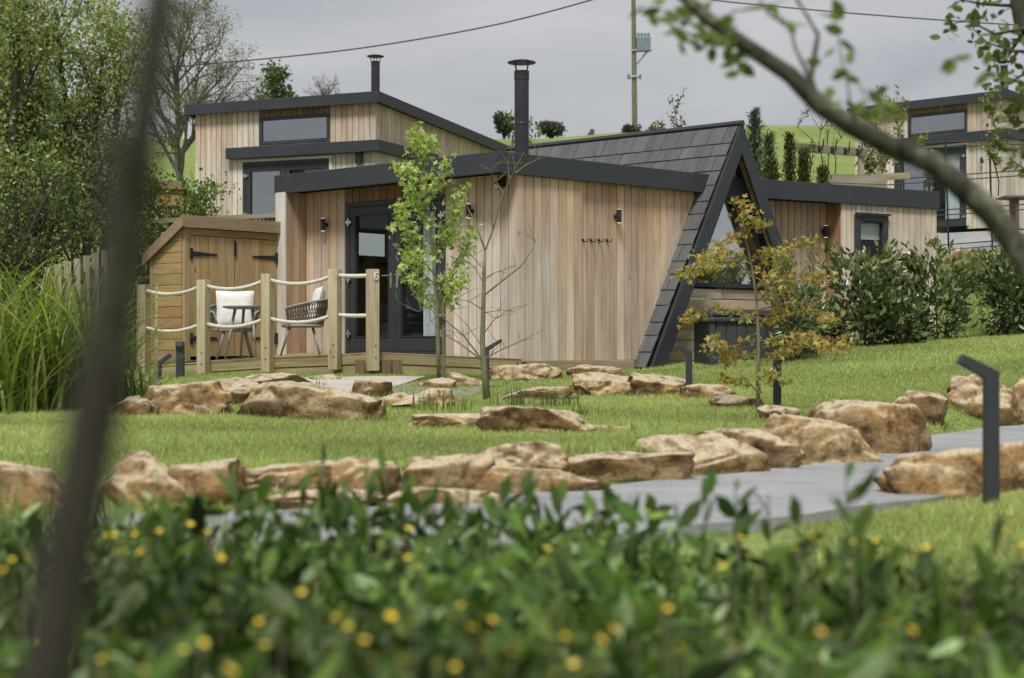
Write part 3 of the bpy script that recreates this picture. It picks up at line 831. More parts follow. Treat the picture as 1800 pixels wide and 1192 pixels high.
w = MB(); frW.box(w, wa0 - .01, wa1 + .01, -.02, .02, wz1 - .0, wz1 + .03); frW.box(w, wa0 + .14, wa1 - .12, -.02, .005, wz1 - .085, wz1 - .06); w.build('window_head', M['black'], f)
a, z = frW.hit(1452, 407, -.3); lamp(main, frW, a, z, -.38)

# ================================================================== UPPER CABINS (one model, two of them)
def upper_cabin():
    root = thing('cabin', (0, 0, 0), 'smaller upper cedar cabin rising behind the left end of the main cabin', 'cabin', 'upper cedar cabins')
    f1 = Fr((0, 0), (-1, 0), (0, -1)); f2 = Fr((0, 0), (0, 1), (1, 0)); T = 3.45; LEN = 4.33; DEP = 7.0; fall = .34
    def c1(a):
        j = rnd.random(); b = lerp3(PALE, WARM, .15 + .3 * j); tp = lerp3(WARM, ORNG, rnd.random() * .7)
        return lambda t: lerp3(b, tp, (t - .6) * 1.8)
    w = MB(); wx0, wx1 = 1.05, 2.74; wz0, wz1 = T - .93, T - .35; dx0, dx1 = 1.09, 3.14; dz1 = T - 1.27; dz0 = .08
    f1.vboards(w, 0, wx0, 0, T - .2, 0, .03, c1); f1.vboards(w, dx1, LEN, 0, T - .2, 0, .03, c1)
    f1.vboards(w, wx0, dx1, dz1, wz0, 0, .03, c1); f1.vboards(w, wx0, wx1, wz1, T - .2, 0, .03, lambda a: (lambda t: BROWN)); f1.vboards(w, wx1, dx1, wz0, T - .2, 0, .03, c1)
    f1.box(w, 0.01, wx0, -.12, -.032, 0, T - .1, (.02, .015, .01)); f1.box(w, dx1, LEN - .01, -.12, -.032, 0, T - .1, (.02, .015, .01)); f1.box(w, wx0, dx1, -.12, -.032, dz1, wz0, (.02, .015, .01))
    w.build('wall', M['cedar'], root)
    w = MB(); f2.vboards(w, 0.0, DEP, 0, lambda a: T - .2 - fall * a / DEP, 0.003, .03, c1); f2.box(w, .05, DEP, -.12, -.05, 0, T - .5, (.02, .015, .01))
    f1.box(w, LEN - .05, LEN - .02, -DEP, -.04, 0, T - .5, GREY)
    w.build('wall', M['cedar'], root)
    glazed(root, 'window', f1, wx0, wx1, wz0, wz1, .02, .075, 'mirror')
    # canopy band over the doors, returning along the side
    w = MB(); f1.box(w, -.16, 3.47, .002, .16, T - 1.2, T - .97); f2.box(w, .0, 2.6, .004, .16, T - 1.201, T - .971); w.build('canopy', M['anthra'], root, bevel=.006)
    w = MB(); f1.box(w, dx0 - .1, dx1 + .01, .002, .03, dz1, dz1 + .05, PALE); f1.box(w, dx0 - .1, dx0 - .035, .002, .03, dz0, dz1 - .002, PALE); w.build('trim', M['cedar'], root)
    w = MB(); f1.box(w, dx0 - .03, dx0 + .04, -.07, .015, dz0, dz1); f1.box(w, dx1 - .07, dx1, -.07, .015, dz0, dz1); f1.box(w, dx0 + .04, dx1 - .07, -.07, .015, dz1 - .08, dz1); w.build('door_frame', M['anthra'], root, bevel=.005)
    m = (dx0 + dx1) / 2
    door_leaf(root, f1, dx0 + .045, m - .004, dz0, dz1 - .085, .005, -1, True, 'glass', (dx0 + .12, dx0 + .6)); door_leaf(root, f1, m + .004, dx1 - .075, dz0, dz1 - .085, .005, 1, True, 'mirror')
    w = MB(); f1.box(w, wx0 - .1, dx1 + .1, -.7, -.68, 0, T - .3); w.build('interior', M['interior'], root)
    lamp(root, f1, 3.82, 1.72, 0); lamp(root, f1, .62, 1.72, 0)
    w = MB(); f1.box(w, .28, .42, .02, .1, T - 1.42, T - 1.202); w.build('spotlight', M['black'], root)
    # sloping roof with deep fascia
    w = MB(); e = .17; zc = T; zb = T - fall * (DEP + .2) / DEP
    def fz(y): return T - fall * y / DEP
    w.hexa([(e, -e, fz(0) - .225), (-LEN - e, -e, fz(0) - .225), (-LEN - e, -e + .04, fz(0) - .225), (e - .04, -e + .04, fz(0) - .225), (e, -e, fz(0)), (-LEN - e, -e, fz(0)), (-LEN - e, -e + .04, fz(0)), (e - .04, -e + .04, fz(0))])
    for x0, x1 in ((e - .04, e), (-LEN - e, -LEN - e + .04)):
        w.hexa([(x0, -e + .041, fz(0) - .226), (x1, -e + .041 - (.04 if x0 > 0 else 0), fz(0) - .226), (x1, DEP, zb - .226), (x0, DEP, zb - .226), (x0, -e + .041, fz(0) - .001), (x1, -e + .041 - (.04 if x0 > 0 else 0), fz(0) - .001), (x1, DEP, zb - .001), (x0, DEP, zb - .001)])
    w.build('fascia', M['anthra'], root, bevel=.006)
    w = MB(); w.hexa([(e - .041, -e + .042, fz(0) - .16), (e - .041, DEP, zb - .16), (-LEN - e + .041, DEP, zb - .16), (-LEN - e + .041, -e + .042, fz(0) - .16), (e - .041, -e + .042, fz(0) - .05), (e - .041, DEP, zb - .05), (-LEN - e + .041, DEP, zb - .05), (-LEN - e + .041, -e + .042, fz(0) - .05)])
    w.build('roof', M['roofing'], root)
    flue(root, (-.4, .75, T - .06), .84, .09)
    return root
up1 = upper_cabin(); c = P(660, 0, 31); up1.location = (c.x, c.y, EYE + 5.02 - 3.45); up1.rotation_euler = (0, 0, math.radians(-23))
c = P(1768, 0, 39)
up2 = dup(up1, (c.x, c.y, EYE + 6.36 - 3.45), math.radians(-43), None, 'distant upper cedar cabin standing up the slope behind the metal railings')

# ================================================================== DECK, ROPE FENCE
posts = {255: (19.9, 501, 645), 360: (19.45, 492.5, 636), 472: (19.2, 482, 628), 590: (18.75, 474, 623), 656: (18.55, 474, 619)}
PP = {k: P(k, 600, v[0]) for k, v in posts.items()}
deck = thing('deck', P(560, 660, 18.6), 'weathered timber deck edged with sleepers in front of the double doors', 'deck')
w = MB(); order = [255, 360, 472, 590, 656]
edge = [V((PP[k].x, PP[k].y, PZ(posts[k][2], posts[k][0]))) for k in order] + [V((.12, 18.97, EYE - .215))]
for i in range(len(edge) - 1):
    a, b = edge[i], edge[i + 1]; d = (b - a); n = V((d.y, -d.x, 0)).normalized()
    for k, (h0, h1) in enumerate(((0, .135), (.141, .31))):
        w.board(a - V((0, 0, h1)) + n * (.0 if k == 0 else -.012), d, -n * .07, V((0, 0, h1 - h0)), lerp3(TIM, TIMG, rnd.random()), lerp3(TIM, TIMG, rnd.random()), 3)
for px in (625, 672, 690): 
    q = P(px, 600, 18.45); w.board((q.x, q.y, G(q.x, q.y) - .05), (0, 0, EYE - .22 - G(q.x, q.y) + .05), (.11, .02, 0), (-.015, .09, 0), TIMD)
w.build('edge_sleepers', M['timber'], deck, bevel=.006)
w = MB(); back = [frL.pt(sEnd + .9, .05, EYE - .17), frL.pt(sF, .05, EYE - .16), frL.pt(mid, .05, EYE - .18), frL.pt(.9, .05, EYE - .19), frL.pt(.3, .05, EYE - .2), frL.pt(.05, .05, EYE - .21)]
for i in range(5):
    for t in range(9):
        a0, a1 = edge[i].lerp(back[i], t / 9), edge[i].lerp(back[i], (t + .93) / 9); b0, b1 = edge[i + 1].lerp(back[i + 1], t / 9), edge[i + 1].lerp(back[i + 1], (t + .93) / 9)
        dz = V((0, 0, .03)); dn = V((0, 0, .006))
        c = lerp3(TIM, TIMG, rnd.random() * .6)
        w.hexa([a0 - dz, b0 - dz, b1 - dz, a1 - dz, a0 - dn, b0 - dn, b1 - dn, a1 - dn], c)
w.build('decking', M['timber'], deck)

fence = thing('rope_fence', P(460, 655, 19), 'low fence of square timber posts joined by two sagging ropes around the deck', 'rope fence')
pobj = {}
for i, k in enumerate(order):
    Y, yt, _ = posts[k]; zt = PZ(yt, Y); q = PP[k]; w = MB(); ang = math.radians(-22 if k != 656 else 28)
    R = Matrix.Rotation(ang, 3, 'Z'); s = .125
    A = R @ V((s, 0, 0)); B = R @ V((0, s, 0)); zb = zt - 1.22
    o = V((q.x, q.y - .08, zb)) - (A + B) / 2
    w.board(o, V((0, 0, zt - zb)), A, B, (.47, .41, .26), (.58, .51, .37), 4)
    for zz in (.16, .3):
        c = V((q.x, q.y - .08, zb + zz)) - B * .5 + A * .1; 
        w.tube([c + B.normalized() * .002, c - B.normalized() * .01], .009, 8, (.05, .05, .05))
    po = w.build('post', M['timber'], fence, bevel=.006); pobj[k] = po
    if k == 656:   # house number 6
        ctr = V((q.x, q.y - .08, zt - .085)) - B * .5 - B.normalized() * .012 + A * .12; ax = A.normalized()
        pts = [(.018, .040), (.006, .045), (-.012, .034), (-.021, .012), (-.022, -.015), (-.014, -.036), (.004, -.042), (.019, -.030), (.022, -.010), (.012, .008), (-.006, .008), (-.019, -.006)]
        m = MB(); m.tube([ctr + ax * x + V((0, 0, z)) for x, z in pts], .0075, 8); m.build('house_number', M['cloth'], po)
def rope(a, b, sag):
    w = MB(); n = 46; ctr = []
    for i in range(n + 1):
        t = i / n; ctr.append(a.lerp(b, t) - V((0, 0, sag * 4 * t * (1 - t))))
    d = (b - a).normalized(); sd = d.cross(V((0, 0, 1))).normalized(); up = sd.cross(d); L = (b - a).length
    for k in range(3):
        w.tube([c + sd * .0135 * math.cos(i / n * L * 58 + k * 2.094) + up * .0135 * math.sin(i / n * L * 58 + k * 2.094) for i, c in enumerate(ctr)], .0138, 6)
    return w.build('rope', M['rope'], fence, smooth=True)
for i in range(4):
    a, b = order[i], order[i + 1]; pa, pb = pobj[a], pobj[b]
    for dz, sg in ((.075, .075), (.555, .07)):
        p0 = V((PP[a].x, PP[a].y - .08, PZ(posts[a][1], posts[a][0]) - dz)); p1 = V((PP[b].x, PP[b].y - .08, PZ(posts[b][1], posts[b][0]) - dz))
        d = (p1 - p0).normalized(); rope(p0 + d * .03, p1 - d * .03, sg if i < 3 else .008)

# ---- storage shed
SC = P(325, 600, 20.3); SC.z = 0; us = V((.669, .743, 0)); bs = V((-.743, .669, 0))
def make_shed(label):
    root = thing('storage_shed', (0, 0, 0), label, 'shed', 'timber storage sheds')
    W, D, H = 1.62, .74, 1.80; fF = Fr((0, 0), (1, 0), (0, -1)); fS = Fr((0, 0), (0, 1), (-1, 0)); Hb = H - .40
    OCH = (.42, .29, .125); HON = (.44, .33, .185)
    w = MB(); z = 0.0
    while z < H - .02:
        z1 = min(z + .145, H)
        # side boards clipped by the roof slope
        def dep(zz): return D if zz < Hb else max(.02, D * (H - zz) / (H - Hb))
        c = lerp3(OCH, HON, rnd.random()); c = tuple(q * rnd.uniform(.85, 1.1) for q in c)
        for x0, x1 in ((-.024, 0.0), (W, W + .024)):
            sd = rnd.random() * 50
            p = [(x0, .05, z), (x1, .05, z), (x1, dep(z), z), (x0, dep(z), z), (x0, .05, z1 - .007), (x1, .05, z1 - .007), (x1, dep(z1), z1 - .007), (x0, dep(z1), z1 - .007)]
            w.hexa(p, c, [(sd + q[1], q[2], q[0]) for q in p])
        z += .145
    w.box((W / 2, D - .02, Hb / 2), (W, .03, Hb), 0, (.05, .035, .02))
    for x in (.04, W - .04):
        w.board((x - .045, -.005, 0), (0, 0, H), (.09, 0, 0), (0, .07, 0), HON)
    w.board((-.03, D - .05, 0), (0, 0, Hb), (.05, 0, 0), (0, .06, 0), OCH)
    w.board((.09, -.003, H - .13), (W - .18, 0, 0), (0, .05, 0), (0, 0, .09), OCH)
    w.build('wall', M['timber'], root)
    for k, (x0, x1) in enumerate(((.09, W / 2 - .005), (W / 2 + .005, W - .09))):
        w = MB(); n = 5; bw = (x1 - x0) / n
        for i in range(n):
            c = lerp3(OCH, (.45, .34, .2), rnd.random()); w.board((x0 + i * bw + .003, -.012 + rnd.uniform(-.002, .002), .06), (0, 0, H - .2), (bw - .006, 0, 0), (0, .03, 0), c, tuple(q * 1.05 for q in c), 3)
        d = w.build('door', M['timber'], root)
        for zz in (H - .38, .3):
            h = MB(); hx = x0 if k == 0 else x1; sg = 1 if k == 0 else -1
            h.box((hx, -.022, zz), (.045, .012, .15)); p = [(hx + sg * .02, -.025, zz - .035), (hx + sg * .42, -.025, zz - .012), (hx + sg * .42, -.025, zz + .012), (hx + sg * .02, -.025, zz + .035)]
            h.prism(p, (0, .008, 0)); h.build('hinge', M['black'], d)
    h = MB(); h.box((W / 2, -.025, H - .28), (.03, .016, .2)); h.build('bolt', M['black'], root)
    # lean-to roof falling to the rear, deep front board and raking side boards
    w = MB(); ov = .06; sl = (H - Hb) / D
    def rz(y): return H + .02 - sl * y
    w.hexa([(-ov, -.05, rz(-.05)), (W + ov, -.05, rz(-.05)), (W + ov, D + .1, rz(D + .1)), (-ov, D + .1, rz(D + .1)), (-ov, -.05, rz(-.05) + .05), (W + ov, -.05, rz(-.05) + .05), (W + ov, D + .1, rz(D + .1) + .05), (-ov, D + .1, rz(D + .1) + .05)], (.16, .13, .09))
    w.board((-ov, -.08, H - .035), (W + 2 * ov, 0, 0), (0, .03, 0), (0, 0, .16), (.37, .28, .19))
    for x in (-ov - .028, W + ov):
        w.hexa([(x, -.08, rz(-.08) - .08), (x + .028, -.08, rz(-.08) - .08), (x + .028, D + .1, rz(D + .1) - .08), (x, D + .1, rz(D + .1) - .08), (x, -.08, rz(-.08) + .075), (x + .028, -.08, rz(-.08) + .075), (x + .028, D + .1, rz(D + .1) + .075), (x, D + .1, rz(D + .1) + .075)], (.33, .25, .16))
    w.build('roof', M['timber'], root)
    return root
shed = make_shed('honey coloured timber storage shed with black strap hinges beside the deck')
shed.location = (SC.x, SC.y, EYE - .26); shed.rotation_euler = (0, 0, math.atan2(us.y, us.x))
q = P(322, 600, 30); dup(shed, (q.x, q.y, PZ(325, 30) - 1.86), math.radians(14), (-.92, .9, 1.0), 'shaded brown storage shed against the upper left cabin')

# ---- patio furniture
def make_chair(label):
    root = thing('patio_chair', (0, 0, 0), label, 'chair', 'woven patio chairs on the deck')
    SH = .40; n = 40
    def rim(t, h):   # U-shaped plan, open at +x (front)
        a = math.radians(52 + (360 - 104) * t); return a
    w = MB(); w.lathe((0, 0, SH - .045), [(.24, 0), (.265, .015), (.265, .045), (.02, .05)], 28); w.build('seat', M['chairleg'], root, smooth=False)
    top = []; bot = []
    for i in range(n + 1):
        t = i / n; a = rim(t, 0); e = abs(t - .5) * 2
        rt = .335 + .02 * (1 - e); zt = SH + .33 - .13 * e ** 1.6
        top.append(V((rt * math.cos(a), rt * 1.0 * math.sin(a), zt))); bot.append(V((.265 * math.cos(a), .265 * math.sin(a), SH - .02)))
    w = MB(); w.tube([bot[0]] + top + [bot[-1]], .013, 8); w.tube(bot, .016, 8); w.build('rim', M['chairleg'], root, smooth=True)
    w = MB()
    for i in range(0, n - 1):
        for j in (i - 3, i + 3):
            if 0 <= j <= n: w.tube([bot[i], bot[i].lerp(top[j], .5) + V((0, 0, -.005)), top[j]], .0045, 4, cap=False)
    for i in range(0, n, 1):
        w.tube([bot[i].lerp(bot[i + 1], .5), top[i].lerp(top[i + 1], .5)], .006 if n * .25 < i < n * .75 else .003, 4, cap=False)
    w.build('backrest', M['weave'], root)
    for (x, y) in ((.2, .17), (.2, -.17), (-.17, .17), (-.17, -.17)):
        w = MB(); w.tube([(x * .8, y * .8, SH - .04), (x * 1.35, y * 1.35, 0)], [.019, .012], 10); w.build('leg', M['chairleg'], root, smooth=True)
    return root
def cushion(loc, rz, tilt, w_, label):
    me = MB(); n = 14; vs = []; fs = []
    for s in (1, -1):
        for i in range(n + 1):
            for j in range(n + 1):
                u, v = i / n * 2 - 1, j / n * 2 - 1; ed = (1 - u ** 4) * (1 - v ** 4); pin = 1 - .05 * (1 - abs(u)) * abs(v) - .05 * (1 - abs(v)) * abs(u)
                vs.append((s * (.075 * ed ** .5 + .012 * noise.noise(V((u * 2, v * 2, s))) * ed), u * w_ / 2 * pin, v * w_ / 2 * pin + w_ / 2))
    m = (n + 1) ** 2
    for k in range(2):
        for i in range(n):
            for j in range(n):
                a = k * m + i * (n + 1) + j; q = (a, a + n + 1, a + n + 2, a + 1); fs.append(q if k == 0 else q[::-1])
    me.add(vs, fs); o = me.build('cushion', M['cloth'], None, (0, 0, 0), True)
    o.location = V(loc); o.rotation_euler = (0, tilt, rz); return tag(o, label, 'cushion', 'white cushions on the patio chairs')
DZ = EYE - .2
ch = make_chair('grey woven patio chair facing out in front of the storage shed'); q = P(412, 600, 20.1); ch.location = (q.x, q.y, EYE - .23); ch.rotation_euler = (0, 0, math.radians(-78))
cushion((q.x - .01, q.y + .12, EYE - .23 + .41), math.radians(-78), -.2, .50, 'square white cushion on the chair in front of the shed doors')
q = P(531, 600, 19.75); c2 = dup(ch, (q.x, q.y, EYE - .18), math.radians(188), None, 'grey woven patio chair seen from its side by the cabin end wall')
cushion((q.x + .12, q.y + .05, EYE - .18 + .42), math.radians(192), -.25, .48, 'white cushion leaning in the chair nearest the doors')
q = P(436, 600, 19.55); tb = thing('bistro_table', (q.x, q.y, EYE - .225), 'small round grey table between the two woven chairs', 'table')
w = MB(); w.lathe((q.x, q.y, EYE - .225 + .635), [(.25, 0), (.31, .015), (.32, .03), (.32, .038), (.01, .04)], 32); w.build('tabletop', M['chairleg'], tb)
for k in range(4):
    a = .5 + k * math.pi / 2; w = MB(); w.tube([(q.x + .17 * math.cos(a), q.y + .17 * math.sin(a), EYE - .225 + .635), (q.x + .3 * math.cos(a), q.y + .3 * math.sin(a), EYE - .225)], [.02, .013], 10); w.build('leg', M['chairleg'], tb, smooth=True)

# ---- hot tub
w = thing('hot_tub', P(1340, 635, 19.9), 'dark grey square hot tub with lid half hidden by the acer', 'hot tub'); tub = w
fT = Fr(P(1248, 0, 19.75), (1, .18, 0), (.18, -1, 0)); zt0 = G(2.6, 19.8) - .05; zt1 = PZ(552, 19.8); aT = 1.42
m = MB(); fT.box(m, .06, aT - .06, -.9, -.03, zt0, zt1 - .03); 
for k in range(9): fT.box(m, .09 + k * .138, .22 + k * .138, -.03, -.012, zt0 + .06, zt1 - .06)
for a0 in (0, aT - .07): fT.box(m, a0, a0 + .07, -.07, 0, zt0, zt1 - .031)
m.build('cabinet', M['tub'], tub, bevel=.006)
m = MB(); fT.box(m, -.03, aT + .03, -.95, .03, zt1 - .028, zt1 + .05); fT.box(m, -.03, aT + .03, -.95, .03, zt1 - .1, zt1 - .04); m.build('lid', M['tub'], tub, bevel=.015)

# ---- bollard lights
def bollard(px, Y, py_bend, hx, hy, label, wpx=.062, toward=0, base=None):
    q = P(px, 600, Y); zb = G(q.x, q.y) if base is None else base; zt = PZ(py_bend, Y)
    root = thing('bollard_light', (q.x, q.y, zb), label, 'bollard light', 'bent garden bollard lights'); h = wpx / 2
    tip = V((q.x + hx, q.y - toward, zt + hy)); top = V((q.x, q.y, zt)); d = (tip - top); 
    m = MB(); sdir = V((0, 1, 0)) if abs(hx) > .02 else V((1, 0, 0)); ax = V((1, 0, 0)) if abs(hx) > .02 else V((0, 1, 0))
    sgn = (1 if hx > 0 else -1) if abs(hx) > .02 else -1
    pn = V((0, 0, 1)).cross(sdir); dn = d.normalized(); hn = dn.cross(sdir).normalized()
    if hn.z < 0: hn = -hn
    def ring(c, u, hh): return [c - u * hh - sdir * h, c + u * hh - sdir * h, c + u * hh + sdir * h, c - u * hh + sdir * h]
    r0 = ring(V((q.x, q.y, zb - .1)), ax, h); bi = (ax * -sgn + hn).normalized() * (1 / max(.5, (ax * -sgn + hn).normalized().dot(ax * -sgn)))
    r1 = [top - ax * h - sdir * h, top + ax * h - sdir * h, top + ax * h + sdir * h, top - ax * h + sdir * h]
    # mitred bend
    miter = (V((0, 0, 1)) + dn).normalized(); e = (hn - ax * sgn).normalized() / max(.5, abs((hn - ax * sgn).normalized().dot(ax)))
    r1 = ring(top, e * -sgn if False else e, h); r2 = ring(tip, hn, h * .75)
    # order: first entry = -dir ; keep e and hn consistent with ax
    base_r = ring(V((q.x, q.y, zb - .1)), -ax * sgn, h)
    rings = [base_r, r1, r2]; vs = [p for r in rings for p in r]; fs = []
    for k in range(2):
        for i in range(4):
            j = (i + 1) % 4; fs.append((k * 4 + i, k * 4 + j, k * 4 + 4 + j, k * 4 + 4 + i))
    fs += [(3, 2, 1, 0), (8, 9, 10, 11)]
    m.add(vs, fs); m.build('post', M['anthra'], root, bevel=.006)
    l = MB(); c = top + d * .62 - hn * (h * .85 + .003); a = dn * d.length * .28; b = sdir * h * .6
    l.add([c - a - b, c + a - b, c + a + b, c - a + b], [(0, 1, 2, 3)]); l.build('lamp_lens', M['lens'], root)
    return root
bollard(1742, 6.95, 660, -.142, .077, 'tall dark bollard light beside the big smooth boulder by the concrete path')
bollard(1366, 12.9, 634, .17, .095, 'dark bollard light just right of the orange acer trunk')
bollard(1211, 15.2, 622, -.13, .085, 'dark bollard light on the lawn before the A-frame porch')
bollard(856, 16.6, 614, .16, .1, 'slim bollard light behind the bare sapling trunk', .05)
bollard(317, 18.6, 607, 0, .02, 'bollard light facing the viewer below the deck corner', .09, .08)
bollard(279, 18.3, 640, .14, .11, 'low bollard light beside the ornamental grass')

# ================================================================== ROCKS
def rock(px0, px1, yt, yb, Y, label, seed, dep=.6, sub=5, tilt=0, flat=.0, cut=.62):
    r = random.Random(seed); pxm = (px0 + px1) / 2
    if Y < 20 and yb != 893:
        for Yt in np.arange(6.2, 19, .05):
            if EYE + (600 - yb + 2) / F * Yt < G(PX(pxm, Yt), Yt): Y = float(Yt); break
    w_ = (px1 - px0) / F * Y * (1.27 if 800 < yb and yb != 893 else 1.08); h = (yb - yt) / F * Y; cx = PX((px0 + px1) / 2, Y); zb = PZ(yb, Y)
    import bmesh
    bm = bmesh.new(); bmesh.ops.create_icosphere(bm, subdivisions=sub, radius=1)
    planes = []
    for k in range(11):
        n = V((r.gauss(0, 1), r.gauss(0, 1), r.gauss(0, .7))).normalized(); planes.append((n, r.uniform(cut - .12, cut + .2)))
    planes.append((V((r.uniform(-.25, .25), r.uniform(-.3, .1), 1)).normalized(), r.uniform(.62, .9) - flat * .6)); so = V((r.random() * 50, r.random() * 50, r.random() * 50))
    co = []
    for v in bm.verts:
        p = v.co.copy()
        p += p * (.34 * noise.noise(p * 1.0 + so) + .15 * noise.noise(p * 2.2 - so))
        for n, d in planes:
            e = p.dot(n) - d
            if e > 0: p -= n * e * .97
        st = noise.noise(V((p.x * .8, p.y * .8, p.z * 4.5)) + so)
        p += p.normalized() * (.035 * noise.fractal(p * 2.6 + so, 1.0, 2.1, 4) + .03 * st - .08 * max(0, .16 - abs(noise.noise(p * 1.9 - so))) / .16 + .018 * noise.noise(p * 7 + so))
        co.append(p)
    a = np.array(co); mn, mx = a.min(0), a.max(0)
    zc = mn[2] + (mx[2] - mn[2]) * .47
    a[:, 0] = (a[:, 0] - (mn[0] + mx[0]) / 2) / (mx[0] - mn[0]) * w_
    a[:, 1] = (a[:, 1] - (mn[1] + mx[1]) / 2) / (mx[1] - mn[1]) * max(w_ * dep, h * .9)
    a[:, 2] = (a[:, 2] - zc) / (mx[2] - zc) * h
    a[:, 2] += a[:, 0] * tilt
    # perspective: silhouette width is reached at the middle; push base to the ground
    a += np.array([cx, Y + max(w_ * dep, h * .9) * .35, zb])
    fl = np.array([v.index for f in bm.faces for v in f.verts], dtype=np.int32); nf = len(bm.faces); bm.free()
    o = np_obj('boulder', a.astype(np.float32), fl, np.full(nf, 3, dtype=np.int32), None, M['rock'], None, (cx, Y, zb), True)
    return tag(o, label, 'boulder', 'sandstone boulders edging the lawn')
R = [
 (-30, 105, 815, 915, 7.9, 'dark brown boulder at the left edge of the front stone row', .7),
 (165, 345, 797, 895, 8.0, 'large pitted brown boulder just right of the blurred trunk', .6),
 (305, 412, 808, 900, 8.15, 'rounded tan boulder right of the large pitted boulder', .6),
 (422, 592, 813, 872, 8.3, 'squarish flat-topped stone block in the front row', .5),
 (415, 645, 862, 915, 7.75, 'low pale slab stone below the squarish block', .4),
 (588, 712, 806, 892, 8.3, 'tan boulder half hidden by dock leaves, left of the cracked one', .6),
 (703, 862, 799, 868, 8.5, 'cracked grey-topped boulder in the middle of the front row', .5),
 (848, 985, 777, 840, 9.0, 'peaked pale boulder standing behind the front row', .6),
 (795, 1045, 820, 885, 8.1, 'long orange-tan boulder in front of the peaked one', .35),
 (692, 860, 860, 908, 7.6, 'low tan slab at the front of the row, lowest in the middle', .4),
 (972, 1195, 796, 858, 8.6, 'long low tan boulder left end of the path curve', .4),
 (1130, 1332, 764, 845, 9.0, 'orange boulder with sloping face beside the path curve', .5),
 (1212, 1392, 754, 832, 9.5, 'angular brown boulder behind the orange sloping one', .5),
 (1325, 1545, 729, 828, 9.8, 'big rounded boulder in the middle of the path edge', .5),
 (1448, 1630, 704, 812, 10.5, 'dark-faced boulder at the head of the path edge', .6),
 (1530, 1625, 698, 752, 12.0, 'pale stone tucked behind the dark-faced boulder', .6),
 (1575, 1668, 686, 742, 14.9, 'small brown boulder at the far path edge', .6),
 (1655, 1802, 654, 744, 14.6, 'large upright ridged boulder at the far path edge', .6),
 (1762, 1880, 666, 744, 14.4, 'rounded reddish boulder cut by the right edge of the view', .6),
 (1562, 1880, 772, 893, 7.6, 'broad smooth boulder in the near right beside the path', .45),
 (413, 664, 671, 742, 12.6, 'broad smooth tan boulder in the middle of the left lawn', .55),
 (236, 398, 670, 736, 12.9, 'grey-brown boulder with dark right face left of the broad one', .6),
 (180, 272, 696, 738, 12.8, 'shadowed dark stone beside the ornamental grass', .6),
 (348, 462, 664, 702, 15.0, 'mottled flat stone below the deck corner post', .6),
 (392, 470, 687, 716, 14.2, 'small pale stone in front of the mottled flat one', .6),
 (432, 542, 655, 687, 15.6, 'rounded tan stone below the second deck post', .6),
 (536, 600, 658, 674, 15.8, 'thin low stone near the start of the pale path', .6),
 (616, 688, 668, 702, 14.6, 'small orange stone right of the broad smooth boulder', .7),
 (646, 730, 690, 722, 13.9, 'dark fronted stone below the small orange stone', .6),
 (690, 812, 683, 724, 13.9, 'pale jointed stone left of the bare sapling base', .6),
 (712, 870, 727, 760, 11.9, 'long flat ragged stone on the lawn left of the domed one', .4),
 (845, 1052, 714, 768, 11.8, 'domed brown stone lying on the middle lawn', .45),
 (1035, 1110, 748, 764, 11.7, 'thin sliver of stone at the right tip of the domed one', .5),
 (862, 985, 639, 672, 16.8, 'dark hollowed stone under the cabin corner', .5),
 (996, 1096, 641, 664, 17.6, 'low mossy stone against the cabin base beam', .5),
 (1008, 1135, 655, 699, 15.0, 'pale smooth stone left half of the lawn outcrop', .6),
 (1095, 1222, 656, 700, 14.8, 'rough orange stone right half of the lawn outcrop', .6),
 (1198, 1295, 675, 704, 14.3, 'flat pinkish stone beside the porch bollard', .6),
 (1254, 1360, 694, 722, 13.6, 'flat slab with shaded front left of the acer trunk', .6),
 (1335, 1405, 712, 740, 13.2, 'small pale stone behind the bollard by the acer', .6),
 (772, 850, 655, 684, 15.6, 'pale flat stone between the two saplings', .6),
 (862, 1012, 680, 708, 14.7, 'long low stone right of the bare sapling base', .4),
 (730, 800, 664, 688, 15.4, 'small grey stone behind the lime green sapling', .6),
 (1655, 1730, 436, 468, 28.0, 'sandstone boulder on the slope below the upper path', .6),
]
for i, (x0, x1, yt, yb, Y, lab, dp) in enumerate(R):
    rock(x0, x1, yt, yb, Y, lab, 100 + i * 7, dp, 5 if (x1 - x0) > 120 else 4, 0, .1 if (yb - yt) < (x1 - x0) * .32 else 0)

